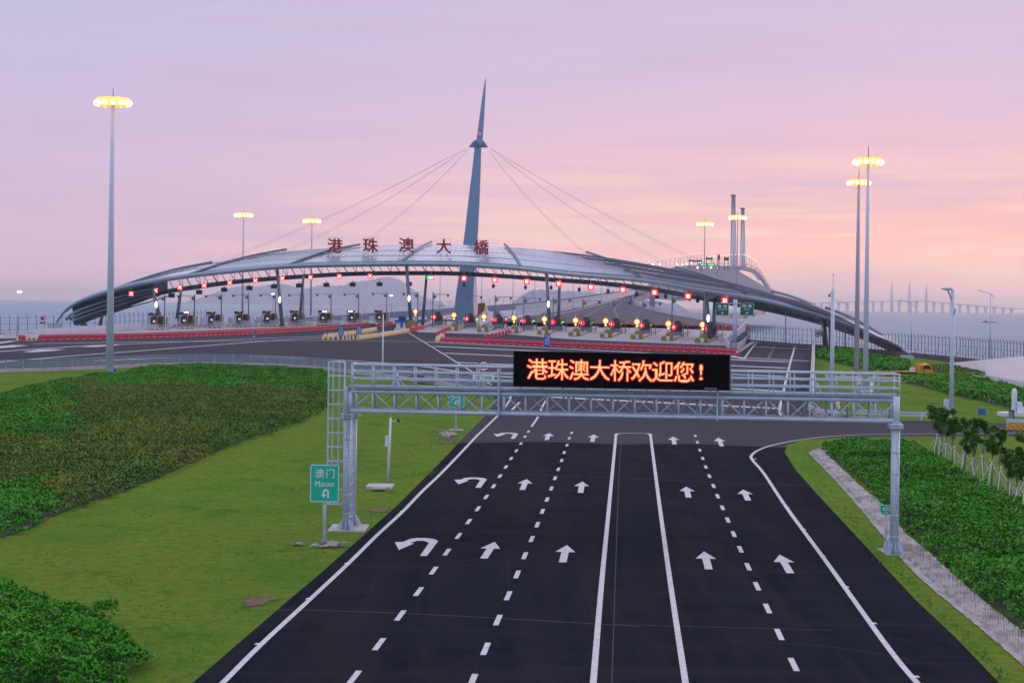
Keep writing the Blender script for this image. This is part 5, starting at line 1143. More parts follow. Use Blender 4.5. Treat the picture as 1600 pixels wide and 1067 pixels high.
# ================================================================== GUARDRAILS, WALLS, FENCES
def guard(px, name, lab, beams, post, H, wall=None, step=2.0, mat='galv'):
    P = [G(u, v) for u, v in smooth_px(px, 5)]; r = thing(name, lab, 'guardrail', P[0]); pts = along(P, step)
    for z, t, d in beams:
        m = MB()
        for i in range(len(P)-1): m.beam(P[i]+Vector((0,-d,z)), P[i+1]+Vector((0,-d,z)), .07, t)
        m.build('rail', mat, r)
    if wall:
        m = MB()
        for i in range(len(P)-1): m.beam(P[i]+Vector((0,0,wall/2)), P[i+1]+Vector((0,0,wall/2)), .36, wall)
        for k, (p, h) in enumerate(pts):
            if k % 6 == 0: m.box(p.x-.02, p.x+.02, p.y-.2, p.y-.185, p.z, p.z+wall, 1)
        m.build('kerb_wall', ['curb_mat','seam'] if 'seam' in MATS else ['curb_mat','joint'], r)
    for k, (p, h) in enumerate(pts):
        m = MB(); m.box(p.x-.07, p.x+.07, p.y-.09, p.y+.09, p.z+(wall or 0), p.z+H); 
        if k < 100: m.build('post', post, r)
guard([(-60,585),(0,582),(100,579),(200,574.5),(300,571),(400,572),(500,578),(600,590),(700,604),(765,618)], 'guardrail', 'long grey four-rail guardrail on a pale concrete kerb left of the plaza', [(.72,.14,.06),(.98,.14,.06),(1.24,.14,.06),(1.52,.12,.02)], 'galv_dark', 1.56, .5, 2.6, 'galv_dark')
guard([(1263,641),(1275,646),(1290,650),(1325,653)], 'guardrail', 'short grey guardrail curving round the end of the right ramp wall', [(.45,.3,.05)], 'galv', .6, None, 2)
guard([(1335,652.5),(1400,656),(1477,657.5)], 'guardrail', 'grey double-wave guardrail along the side road behind the gantry right post', [(.45,.13,.08),(.60,.05,.04),(.74,.13,.08)], 'galv', .8, None, 2.5)
p = G(1474, 657.5); m = MB(); m.box(p.x, p.x+.7, p.y-.2, p.y+.1, p.z+.35, p.z+.85); tag(m.build('guardrail_end', 'galv'), 'flat grey end plate closing the guardrail by the staked trees', 'guardrail end')
guard([(1574,670),(1680,674)], 'guardrail', 'grey guardrail piece above an orange striped barrier at the far right', [(.75,.3,.05)], 'galv', .9, None, 2.5)
striped('orange_chev', (.62,.24,.01), (.70,.36,.06), .5); p0, p1 = G(1572,671,0), G(1680,675,0); m = MB(); m.beam(p0+Vector((0,-.3,.3)), p1+Vector((0,-.3,.3)), .2, .55); tag(m.build('orange_barrier', 'orange_chev'), 'orange patterned low barrier at the right edge beside the side road', 'barrier')
# plastic lattice fence far left
P = [G(u, v) for u, v in ((8,529.5),(60,525),(110,521.5),(170,518),(215,516))]; r = thing('lattice_fence', 'long white lattice fence running behind the far left red barriers', 'fence', P[0], group='white lattice fence panels between left booths'); m = MB()
for i in range(len(P)-1):
    for z in (.1,.5,.9,1.3): m.beam(P[i]+Vector((0,0,z)), P[i+1]+Vector((0,0,z)), .05, .12)
for p, h in along(P, .8): m.box(p.x-.06, p.x+.06, p.y-.03, p.y+.03, p.z, p.z+1.4)
m.build('lattice', 'white_plastic', r); m = MB()
Q = [p+Vector((3,10,0)) for p in P]
for i in range(len(Q)-1):
    for z in (.5,.9,1.3): m.beam(Q[i]+Vector((0,0,z)), Q[i+1]+Vector((0,0,z)), .05, .1)
for p, h in along(Q, .8): m.box(p.x-.05, p.x+.05, p.y-.03, p.y+.03, p.z, p.z+1.4)
m.build('lattice', 'white_plastic', r)
# ramp parapets right
for a, b, hh, lab in (((1262,641),(1268,545),1.15,'long white parapet wall along the right edge of the ramp'),):
    P = [G(*a), G(1263.5,610), G(1266.5,572), G(*b)]; r = thing('parapet_wall', lab, 'wall', P[0]); m = MB()
    for i in range(3): m.beam(P[i]+Vector((.3,0,hh/2)), P[i+1]+Vector((.3,0,hh/2)), .35, hh)
    m.build('wall', 'curb_mat', r); m = MB()
    for i in range(3): m.beam(P[i]+Vector((.55,0,hh+.12)), P[i+1]+Vector((.55,0,hh+.12)), .12, .18)
    for p, h in along(P, 4): m.box(p.x+.5, p.x+.6, p.y-.05, p.y+.05, p.z+hh-.3, p.z+hh+.2)
    m.build('rail', 'galv', r)
# triangular railing enclosure right end of the toll lanes
r = thing('end_railing', 'pink-white tapering railing enclosure at the right end of the toll lanes', 'railing', G(1140,545)); m = MB()
A_ = [G(1134,541), G(1140,547), G(1152,548), G(1163,540), G(1170,530)]
for i in range(4):
    for z in (.25,.6,.95,1.3): m.beam(A_[i]+Vector((0,0,z)), A_[i+1]+Vector((0,0,z)), .08, .14)
    m.face([A_[i], A_[i+1], A_[i+1]+Vector((0,0,.3)), A_[i]+Vector((0,0,.3))])
for p, h in along(A_, 2.5): m.box(p.x-.06, p.x+.06, p.y-.05, p.y+.05, p.z, p.z+1.35)
a, b = G(1133,541), G(1165,516)
for z in (1.3, .9): m.beam(a+Vector((0,0,z)), b+Vector((0,0,z+1)), .1, .14)
for p, h in along([a, b], 2.2): m.box(p.x-.04, p.x+.04, p.y-.04, p.y+.04, p.z, p.z+1.3+1*(p.y-a.y)/(b.y-a.y))
m.build('rails', 'white_plastic', r)
m = MB(); P2 = smooth_px([(1150,551,.7),(1160,545,.8),(1170,538,1.3),(1177,535,1.0),(1184,536.5,.4)], 5); P2 = [G(u, v, h) for u, v, h in P2]
for i in range(len(P2)-1):
    m.beam(P2[i], P2[i+1], .1, .35); m.beam(P2[i]+Vector((.5,0,.1)), P2[i+1]+Vector((.5,0,.1)), .08, .15)
m.build('end_rail', 'curb_mat', r)
# right boundary fence
FB = [(1166,534.5),(1173,536),(1250,542.5),(1300,545.5),(1400,554.5),(1500,564.5),(1610,579),(1700,591)]
P = [G(u, v) for u, v in FB]; r = thing('boundary_fence', 'tall dark wire boundary fence with angled tops along the sea on the right', 'fence', P[0]); pts = along(P, 1.5)
Hf = lambda p: 3.9 if p.y > 380 else 3.9+(380-p.y)*.006
rest = MB(); pts2 = pts[::-1]
for k, (p, h) in enumerate(pts2):
    H_ = Hf(p); m = MB() if k < 100 else rest; m.tube([p, p+Vector((0,0,H_-.35)), p+Vector((-.28,-.2,H_))], .055, 4)
    if k < 100: m.build('post', 'fence_dark', r)
if len(pts2) > 100: rest.build('posts', 'fence_dark', r)['kind'] = 'stuff'
m = MB()
for i in range(len(pts)-1):
    a, b = pts[i][0], pts[i+1][0]
    for f in (.32, .62, .9): m.tube([a+Vector((0,0,Hf(a)*f)), b+Vector((0,0,Hf(b)*f))], .028, 4, 0, False)
    if i % 3 == 0: m.tube([a+Vector((0,0,.6)), b+Vector((0,0,Hf(b)*.6))], .03, 4, 0, False)
m.build('rails', 'fence_dark', r)
m = MB()
for i in range(len(P)-1): m.beam(P[i]+Vector((0,.5,.15)), P[i+1]+Vector((0,.5,.15)), .5, 1.1)
m.build('base_wall', 'sea_wall', r)
P = [G(u, v) for u, v in ((-60,523.5),(0,522),(150,518),(320,508.5))]; r = thing('boundary_fence', 'dark wire boundary fence along the sea at the far left', 'fence', P[0]); pts = along(P, 2.9); 
for p, h in pts: m = MB(); m.tube([p, p+Vector((0,0,3.6)), p+Vector((-.2,-.2,4.0))], .06, 4); m.build('post', 'fence_dark', r)
m = MB()
for i in range(len(pts)-1):
    a, b = pts[i][0], pts[i+1][0]
    for f in (.8, 2.0, 3.3): m.tube([a+Vector((0,0,f)), b+Vector((0,0,f))], .035, 4, 0, False)
m.build('rails', 'fence_dark', r)
p = G(66, 526); r = thing('sign_post', 'small white post with a red sign by the far left lattice fence', 'sign', p); m = MB(); m.tube([(0,0,0),(0,0,4.2)], .12, 8); m.build('post', 'white_paint', r, world=False); m = MB(); m.box(-.5,.5,-.2,-.1,2.6,3.0); m.box(-.3,.3,-.2,-.1,3.3,4.1); m.build('panel', 'sign_red', r, world=False)
# far-right long pale wall, pavement posts, monument
P = [G(1483,573.5), G(1545,587.5), G(1600,598), G(1680,613)]; r = thing('long_wall', 'long pale pinkish wall standing right of the orange truck', 'wall', P[0]); m = MB()
tops = [567, 561, 556.5, 549]; T_ = [W(u, t, p.y) for (u, t), p in zip(((1483,567),(1545,561.5),(1600,556.5),(1680,549)), P)]
for i in range(3):
    o_ = Vector((.3,.8,0)); m.face([P[i], P[i+1], T_[i+1], T_[i]]); m.face([T_[i], T_[i+1], T_[i+1]+o_, T_[i]+o_]); m.face([P[i]+o_, T_[i]+o_, T_[i+1]+o_, P[i+1]+o_])
m.face([P[0], T_[0], T_[0]+o_, P[0]+o_]); m.build('wall', 'pink_wall', r)
m = MB()
for i in range(3): m.beam(P[i]+Vector((-.1,-.2,.15)), P[i+1]+Vector((-.1,-.2,.15)), .2, .3)
m.build('skirting', 'soil_mat', r)
for i, (u, va, vb2, w_) in enumerate(((1559,568,588,.25),(1577.5,572,592,.5))): p = G(u, vb2); s = p.y/F; m = MB(); m.box(p.x-w_/2, p.x+w_/2, p.y-.3, p.y, p.z, p.z+(vb2-va)*s); m.box(p.x-w_/2-.1, p.x+w_/2+.1, p.y-.4, p.y+.05, p.z, p.z+.15); tag(m.build('dark_post', 'black'), ['thin dark post standing against the long pale wall','wider dark post against the pale wall, nearer the right edge'][i], 'post')
for i in range(3):
    p = G(1500+i*10, 586); m = MB(); m.box(p.x-.25,p.x+.25,p.y-.1,p.y+.1,p.z,p.z+.3); tag(m.build('kerb_block', 'truck_orange'), '%s orange kerb block at the corner of the pale pavement' % nth(i), 'kerb block', 'orange kerb blocks')
for i in range(8):
    p = G(1292+i*12.5, 587.3+i*.2); m = MB(); m.box(p.x-.3,p.x+.3,p.y-.1,p.y+.1,p.z,p.z+.3); tag(m.build('kerb_block', 'truck_orange' if i % 2 else 'white_plastic'), '%s painted kerb block from left behind the gantry railing' % nth(i), 'kerb block', 'kerb blocks behind the railing')
p = G(1590, 650); s = p.y/F; r = thing('white_pillar', 'white round-topped pillar with a stepped block on a slab at the right edge', 'pillar', p)
m = MB(); m.box(-28*s, 30*s, -1.2, 1.2, 0, 6*s); m.build('slab', 'white_paint', r, world=False); m = MB(); m.tube([(-5.5*s,0,6*s),(-5.5*s,0,38*s),(-5.5*s,0,41.5*s),(-5.5*s,0,44*s)], [4.2*s,4.2*s,3*s,.4*s], 14); m.build('pillar', 'white_paint', r, world=False)
m = MB(); m.box(-2*s, 6*s, -.4, .6, 6*s, 22*s); m.box(6*s, 14*s, -.3,.5,6*s,14*s); m.build('block', 'white_paint', r, world=False)
p = G(1580, 660); s = p.y/F; m = MB(); m.box(p.x-.22,p.x+.15,p.y-.15,p.y+.15,p.z,p.z+18*s); m.box(p.x+.15,p.x+.24,p.y-.15,p.y+.15,p.z,p.z+18*s,1); m.box(p.x-.24,p.x+.26,p.y-.17,p.y+.17,p.z+18*s,p.z+19.5*s,1); tag(m.build('bollard', ['far_concrete','black']), 'grey bollard with black cap in front of the white pillar', 'bollard')
for (u, v), lab in (((1534,648), 'small blue box on the grass behind the staked trees'), ((178,584), 'small blue box beside the foot of the tall left mast')): p = G(u, v); m = MB(); m.box(p.x-.33,p.x+.33,p.y-.2,p.y+.2,p.z+.05,p.z+.6); m.box(p.x-.38,p.x+.38,p.y-.25,p.y+.25,p.z+.56,p.z+.62); m.box(p.x-.3,p.x-.2,p.y-.15,p.y+.15,p.z-.02,p.z+.05); m.box(p.x+.2,p.x+.3,p.y-.15,p.y+.15,p.z-.02,p.z+.05); tag(m.build('utility_box', 'blue_box'), lab, 'utility box')
p = G(532, 851); m = MB(); m.face([G(528,846,.25),G(531,845.5,.3),G(541,851,.12),G(538,853,.05)]); m.face([G(541,852,.05),G(543,846,.35),G(546,854,.05)]); m.face([G(528,846,.25),G(538,853,.05),G(534,852,.02)]); tag(m.build('scrap_panel', 'white_plastic'), 'bent white scrap panel lying beside the Macao sign footing', 'scrap')
# road studs along the edge lines
st_l = [c2(255,918), c2(453,741), c2(603,603), c2(722,491), c2(819,399), c2(895,325), c2(962,259), c2(1019,200), c2(1068,147), c2(1111,103)]
st_r = [(1432.5,1058.5),(1366.5,975),(1323.5,918),(1286.5,869.5),(1256.5,828),(1231,794),(1211,767),(1195,741),(1180,717.5)]
for lst, sd_ in ((st_l, 'left'), (st_r, 'right')):
    for i, (u, v) in enumerate(lst):
        p = G(u, v); m = MB(); m.prism([(-.1,0),(.1,0),(.06,.035),(-.06,.035)], -.07,.07); o = m.build('road_stud', 'sign_white'); o.location = p+Vector((0,0,.02)); tag(o, 'small white road stud beside the %s edge line, %s from the camera' % (sd_, nth(i)), 'road stud', 'road studs along the edge lines')

# ================================================================== FLATBED TRUCK
p = G(1425, 587.5); s = p.y/F
tr_ = thing('recovery_truck', 'orange flatbed recovery truck parked behind the right hedge', 'truck', p, -.03); K = s*1.08
m = MB(); m.prism([(12*K,3*K),(29*K,3*K),(29.5*K,9*K),(28*K,13*K),(25*K,17.5*K),(13*K,17.5*K),(12*K,16*K)], -1.0, 1.0); ca = m.build('cab', 'truck_orange', tr_, world=False)
m = MB(); m.prism([(15.5*K,10.5*K),(25.5*K,10.5*K),(24*K,15.8*K),(16*K,15.8*K)], -1.02, -1.005); m.face([(28.5*K,-.85,11.5*K),(28.5*K,.85,11.5*K),(25.8*K,.8,16.8*K),(25.8*K,-.8,16.8*K)]); m.build('window', 'glass_dark', ca, world=False)
m = MB(); m.box(6.5*K, 11.5*K, -.9,.9, 3*K, 16*K); m.box(7*K,10.5*K,-.6,.6,16*K,19*K); m.build('headboard', 'truck_orange', tr_, world=False)
m = MB(); m.box(-55*K, 6*K, -1.0, 1.0, 5.5*K, 7*K); m.box(-55*K,-46*K,-1.0,1.0,4.5*K,6*K); m.build('bed', 'truck_orange', tr_, world=False)
m = MB(); m.box(-50*K, 27*K, -.5,.5, 3*K, 5.4*K); m.build('chassis', 'rubber', tr_, world=False)
m = MB(); m.box(-2*K,3*K,-.9,.9,7*K,12*K); m.tube([(3*K,0,7*K),(1*K,0,13*K)], .15, 6); m.build('winch', 'white_plastic', tr_, world=False)
for x_ in (-42, -35, 21):
    for sy in (-.95, .7):
        m = MB(); m.tube([(x_*K, sy, 3.3*K),(x_*K, sy+.25, 3.3*K)], .42, 16); wo_ = m.build('wheel', 'rubber', tr_, world=False); m = MB(); m.tube([(x_*K, sy-.01, 3.3*K),(x_*K, sy+.26, 3.3*K)], .2, 12); m.build('rim', 'chrome', wo_, world=False)
m = MB(); m.box(16*K, 20*K, -.3,.3, 17.6*K, 18.4*K); m.build('beacon', 'amber_lit', ca, world=False)
m = MB(); m.box(29.4*K,29.9*K,-.8,-.5,6*K,7.5*K); m.build('headlight', 'sign_white', ca, world=False)
m = MB(); m.box(29.4*K,29.9*K,.5,.8,6*K,7.5*K); m.build('headlight', 'sign_white', ca, world=False)
for k in (14.5, 28): m = MB(); m.tube([(k*K,-1.02,8*K),(k*K,-1.2,9*K),(k*K,-1.2,14*K)], .03, 5); m.box(k*K-.08,k*K+.08,-1.25,-1.15,11*K,14*K); m.build('mirror', 'black', ca, world=False)

# ================================================================== STAKED TREES
def tree(u, vb2, vtp, wpx, lab, seed):
    rs = random.Random(seed); p = G(u, vb2); s = p.y/F; H = (vb2-vtp)*s; wd = wpx*s*.72
    t = thing('staked_tree', lab, 'tree', p, 0, 'young staked trees in a row')
    m = MB(); top = Vector((rs.uniform(-.15,.15), rs.uniform(-.1,.1), H*.62)); m.tube([(0,0,-.1),(top.x*.4,top.y*.4,H*.3),top], [.075,.06,.045], 7)
    tips = []
    for k in range(7):
        a = rs.uniform(0, 6.28); b0 = Vector((top.x*.8, top.y*.8, H*rs.uniform(.42,.62))); e = Vector((math.cos(a)*wd*rs.uniform(.4,.8), math.sin(a)*wd*rs.uniform(.4,.8), H*rs.uniform(.72,.95))); mid = b0.lerp(e, .5)+Vector((0,0,-.08)); m.tube([b0, mid, e], [.035,.022,.010], 5); tips.append((b0, e))
    m.build('trunk', 'bark', t, world=False)
    C = []; 
    blobs = [(Vector((rs.uniform(-.75,.75)*wd, rs.uniform(-.5,.5)*wd, H*rs.uniform(.54,.98))), rs.uniform(.18,.42)*wd) for _ in range(11)]+[(Vector((top.x, top.y, H*.9)), wd*.35)]
    for c, r_ in blobs:
        for _ in range(int(120)):
            d = Vector((rs.gauss(0,1), rs.gauss(0,1), rs.gauss(0,1.15))).normalized()*r_*rs.uniform(.3,1.08); q = c+d
            if q.z > H*.44: C.append(tuple(q))
    C = np.array(C); me = leaves_mesh('crown', C, np.full(len(C), .16), 4, ['crown_dark','crown_mid','crown_light'], rng.choice(3, len(C), p=[.45,.38,.17]), .3, .4); o = bpy.data.objects.new('crown', me); COL.objects.link(o); o.parent = t
    for k in range(3):
        a = -1.9+k*2.09+rs.uniform(-.25,.25); m = MB(); f = Vector((math.cos(a)*1.15, math.sin(a)*1.15, -.05)); q = Vector((0,0,H*.42)); m.tube([f, q+(q-f)*.12], .03, 6); m.build('stake', 'stake', t, world=False)
TR = [(1463,716,634,26),(1478,728,636,24),(1490,737,652,18),(1506,744,655,22),(1519,757,668,18),(1534,762,652,22),(1549,770,658,20),(1562,781,670,14),(1577,790,700,26),(1590,797,706,22),(1601,806,676,24),(1470,714,646,18),(1616,818,690,26)]
TL = ['leftmost staked tree with the bushiest crown of the row','second of the staked trees, crown against the side road','third staked tree, narrow crown under the lamp post','fourth staked tree, right of the lamp post','fifth staked tree with a low narrow crown','sixth staked tree with a broad upper crown','seventh staked tree before the guardrail end plate','eighth staked tree, thin crown left of a gap','ninth staked tree, low crown just right of the gap','tenth staked tree near the right picture edge','eleventh staked tree cut by the right picture edge','small staked tree behind and between the first two','twelfth staked tree mostly past the right edge']
for i, (a, l_) in enumerate(zip(TR, TL)):
    if i < 12: tree(*a, l_, 100+i)

# ================================================================== VIADUCT, BRIDGE, FAR BRIDGE
def ribbon(name, secs, thick, mat, r, k=6, par=None):
    """secs: (uL,vL,uR,vR,Y) -> deck; returns left and right world edges"""
    S = smooth_px(secs, k); Lp = [W(a[0], a[1], a[4]) for a in S]; Rp = [W(a[2], a[3], a[4]) for a in S]; m = MB()
    for i in range(len(S)-1):
        m.face([Lp[i], Rp[i], Rp[i+1], Lp[i+1]], 0)
        if thick:
            d = Vector((0,0,thick)); m.face([Lp[i], Lp[i+1], Lp[i+1]-d, Lp[i]-d], 1); m.face([Rp[i], Rp[i]-d, Rp[i+1]-d, Rp[i+1]], 1); m.face([Lp[i]-d, Lp[i+1]-d, Rp[i+1]-d, Rp[i]-d], 1)
    m.build(name, mat, r); return Lp, Rp
def railing(P, H, step, r, mat='rail_pale', rr=.08, rails=(1,.6,.3), name='railing'):
    m = MB(); P = [Vector(p) for p in P]
    for f in rails:
        for i in range(len(P)-1): m.beam(P[i]+Vector((0,0,H*f)), P[i+1]+Vector((0,0,H*f)), rr*1.5, rr*1.8)
    for p, h in along(P, step): m.box(p.x-rr, p.x+rr, p.y-rr, p.y+rr, p.z, p.z+H)
    m.build(name, mat, r)
# viaduct on the left behind the booths
vd = thing('viaduct', 'grey elevated viaduct with railing rising rightwards behind the booths and mast', 'bridge', (W(600,500,700).x, 700, gz(640)))
VS = [(395,503,395,500,760),(500,497.5,500,494.5,730),(600,491,600,488,720),(700,484.5,700,481.5,740),(820,476,820,473,790),(900,467,900,464.5,850),(960,458,960,456,930),(1020,449,1020,447.5,1020)]
Lp, Rp = ribbon('deck', VS, 1.6, ['far_concrete','far_concrete'], vd, 5)
railing(Lp, 2.6, 5.5, vd, 'rail_pale', .08, (1,.5)); railing(Rp, 2.6, 5.5, vd, 'rail_pale', .08, (1,.5))
m = MB()
for p, h in along(Lp, 42): m.box(p.x-1.2, p.x+1.2, p.y, p.y+3, -9, p.z-1.6)
m.build('pier', 'far_concrete', vd)
m = MB(); S_ = smooth_px([(815,479.5,790),(860,474,830),(900,468,850),(960,457.5,925)], 5); Q = [W(a, b, c-3) for a, b, c in S_]
for i in range(len(Q)-1): m.beam(Q[i], Q[i+1], .3, 1.3)
m.build('noise_barrier', 'noise_green', vd)
# retaining wall with guard rails on the left of the climbing road
rw = thing('retaining_wall', 'pale banked wall with stacked rails left of the climbing bridge road', 'wall', W(810,492,740)); S_ = smooth_px([(806,478,492,735),(850,473.5,489,750),(900,467,481.5,800),(960,458,468,900),(1010,450,455,1030)], 5)
for k in range(5):
    m = MB(); P = [W(a, b+(c-b)*(k+.2)/5, Y-8*k/5) for a, b, c, Y in S_]
    for i in range(len(P)-1): m.beam(P[i], P[i+1], .2, .30)
    m.build('rail', 'white_plastic', rw)
m = MB(); A_ = [W(a, b, Y+2) for a, b, c, Y in S_]; B_ = [W(a, c, Y-9) for a, b, c, Y in S_]
for i in range(len(A_)-1): m.face([A_[i], A_[i+1], B_[i+1], B_[i]])
m.build('bank', 'far_concrete', rw)
# climbing road and main bridge
mb_ = thing('sea_bridge', 'long road bridge climbing away to the right behind the canopy with lamp columns', 'bridge', W(930,500,620))
BS = [(760,502,1160,511,560),(800,498,1140,506,620),(850,490,1080,497,700),(900,482,1020,485,780),(955,470,989,474,880),(985,460,1002,461,1000),(1005,453,1030,452,1120)]
Lp, Rp = ribbon('climbing_road', BS, 3, ['ramp_asphalt_hazed','far_concrete'], mb_, 5)
m = MB()
for t in (.10, .30, .50):
    for i in range(8, len(Lp)-2):
        a, b = Lp[i].lerp(Rp[i], t), Lp[i+1].lerp(Rp[i+1], t); e = a.lerp(b, .22 if t > .1 else .98); n = (Rp[i]-Lp[i]).normalized()*.35; z = Vector((0,0,.05)); m.face([a-n+z, a+n+z, e+n+z, e-n+z])
m.build('lane_dashes', 'paint_worn', mb_)
RS_ = [(1165,507.5,640),(1102,495,690),(1050,487,740),(1018,482.5,790),(1002,478,830),(991,471.5,880),(988.5,468,930),(992,463,1000),(1004,459,1060),(1030,455,1150)]
P = [W(a, b, Y) for a, b, Y in smooth_px(RS_, 5)]; railing([p-Vector((0,0,1.6)) for p in P], 2.4, 2.6, mb_, 'rail_pale', .10, (1,.8,.6,.4,.2), 'lattice_parapet')
m = MB(); 
for i in range(len(P)-1): m.beam(P[i]-Vector((0,0,2.2)), P[i+1]-Vector((0,0,2.2)), .5, 1.6)
m.build('parapet_base', 'far_concrete', mb_)
BS2 = [(1005,453,1030,452,1120),(1018,441,1065,458,1300),(1035,424,1115,452,1550),(1060,416.5,1160,452,1800),(1095,414,1196,456,2050),(1118,415,1207,456,2300),(1142,416.5,1209,456,2500)]
Lp2, Rp2 = ribbon('bridge_deck', BS2, 5, ['far_dark','far_concrete'], mb_, 6)
ARC = [(1080,420),(1118,416),(1150,415.5),(1167,417),(1180,422),(1190,431),(1198,443),(1206,455),(1212,466)]
A_ = [W(u, v, 2450+i*6) for i, (u, v) in enumerate(smooth_px(ARC, 6))]; m = MB()
for i in range(len(A_)-1):
    a, b = A_[i], A_[i+1]; dx = Vector((0,14,0)); w_ = Vector((0,0,5)); m.face([a, b, b+dx, a+dx]); m.face([a-w_, b-w_, b, a]); m.face([a-w_, a-w_+dx, b-w_+dx, b-w_], 0)
m.build('curved_deck', 'far_concrete', mb_)
ARC2 = [(1122,441),(1140,431),(1152,423),(1162,420.5),(1172,422),(1181,430),(1186,438)]
A2 = [W(u, v, 2440) for u, v in smooth_px(ARC2, 5)]; m = MB()
for i in range(len(A2)-1): m.beam(A2[i], A2[i+1], 2, 2.6)
m.build('curved_girder', 'rail_pale', mb_)
railing([p+Vector((0,0,0)) for p in A_], 3, 22, mb_, 'rail_pale', .35, (1,))
# lamp columns on the bridge, each lit
lamps = []
for (u0, t0, b0_), (u1, t1, b1_), n, Y0, Y1 in (((1008,412,420),(1060,401,414),9,1150,1400), ((1063,400.5,414),(1100,396,413),8,1400,1800), ((1104,403,425),(1160,397.5,416),11,1500,2300)):
    for k in range(n):
        t = k/(n-1); lamps.append((u0+(u1-u0)*t, t0+(t1-t0)*(1-(1-t)**2), b0_+(b1_-b0_)*t, Y0+(Y1-Y0)*t))
for k in range(15):
    t = k/14; a = lerp([0,.15,.35,.55,.75,1], [1163,1171,1181,1190,1198,1208], t); lamps.append((a, lerp([1163,1171,1181,1190,1198,1208], [398,401,408.5,422,438,456], a), lerp([1163,1171,1181,1190,1198,1208], [417,419,424,432,444,459], a), 2430))
lm0 = None; ul_ = []
def mk_lamp():
    r = thing('bridge_lamp', '', 'street lamp', group='lit lamp columns along the sea bridge'); m = MB(); m.tube([(0,0,0),(0,0,1)], .22, 5); m.build('column', 'mast_far', r, world=False)
    m = MB(); m.sphere((0,-.3,1), 1, 6, 4, 0, (.48,.48,.032)); m.build('lamp_head', 'bridge_lit', r, world=False); return r
pl_ = mk_lamp()
for i, (u, t, b, Y) in enumerate(lamps):
    q = W(u, b, Y); tp = W(u, t, Y); o = place(pl_, ul_, q, 0, 'tiny lit lamp column on the sea bridge, %s along from the left' % nth(i)); H = tp.z-q.z; o.scale = (Y/1900, Y/1900, H)
# more lights low on the bridge
for i, (u, v, Y) in enumerate(((1020,413,1180),(1031,413,1200),(1058,413,1300),(1066,413.5,1320),(1073,412.5,1330),(1080,411,1350),(1095,410,1600),(1121,419,1700))):
    q = W(u, v, Y); m = MB(); m.sphere((0,0,0), .6, 8, 5); m.tube([(0,0,-6),(0,0,0)], .15, 4, 1); o = m.build('bridge_light', ['bridge_lit','mast_far']); o.location = q; tag(o, 'small warm light low on the bridge deck, %s from the left' % nth(i), 'lamp', 'small lights low on the bridge')
# sign gantry with green LED on the bridge
Y = 1000; s = Y/F; r = thing('bridge_sign_gantry', 'distant gantry with lit green board and amber lamps on the bridge', 'gantry', W(1105,430,Y))
m = MB(); a, b = W(1092,411.5,Y), W(1117,415.5,Y); m.box(a.x, b.x, Y, Y+.6, b.z, a.z); bo = m.build('board', 'green_dark', r); m = MB(); a, b = W(1094.5,412.6,Y), W(1115.5,414.7,Y); m.box(a.x, (a.x+b.x)/2-.6, Y-.1, Y-.01, b.z, a.z); m.box((a.x+b.x)/2+.4, b.x, Y-.1, Y-.01, b.z, a.z); m.build('lit_text', 'green_led', bo)
m = MB(); p = W(1090,430,Y); q = W(1120,430,Y); t0, t1 = W(1090,411,Y), W(1120,413,Y); m.tube([p, t0], .25, 6); m.tube([q, t1], .25, 6); m.beam(W(1090,416,Y), W(1120,417.5,Y), .4, .5); m.build('frame', 'mast_far', r)
for u in (1090, 1100.5, 1111): m = MB(); m.sphere(W(u, 418.3, Y-1), .55, 8, 6); m.build('amber_lamp', 'amber_core', r)
for i, (u0, u1, v0, v1) in enumerate(((1076,1097,406.5,409.5),(1103,1113.5,402.5,406),(1131,1139,402,407.5),(1121,1125,399,406))):
    Y = 1400; a, b = W(u0, v0, Y), W(u1, v1, Y); m = MB(); m.box(a.x, b.x, Y, Y+.5, b.z, a.z); m.tube([(a.x+.5, Y+.6, b.z-7), (a.x+.5, Y+.6, a.z+1)], .25, 5); m.tube([(b.x-.5, Y+.6, b.z-7), (b.x-.5, Y+.6, a.z+1)], .25, 5); tag(m.build('bridge_sign', 'far_dark' if i != 2 else 'green_dark'), ['wide dark sign board over the bridge left lanes','square dark sign behind the green lit board','green sign board left of the bridge towers','narrow dark sign between two bridge boards'][i], 'road sign', 'signs on the bridge')
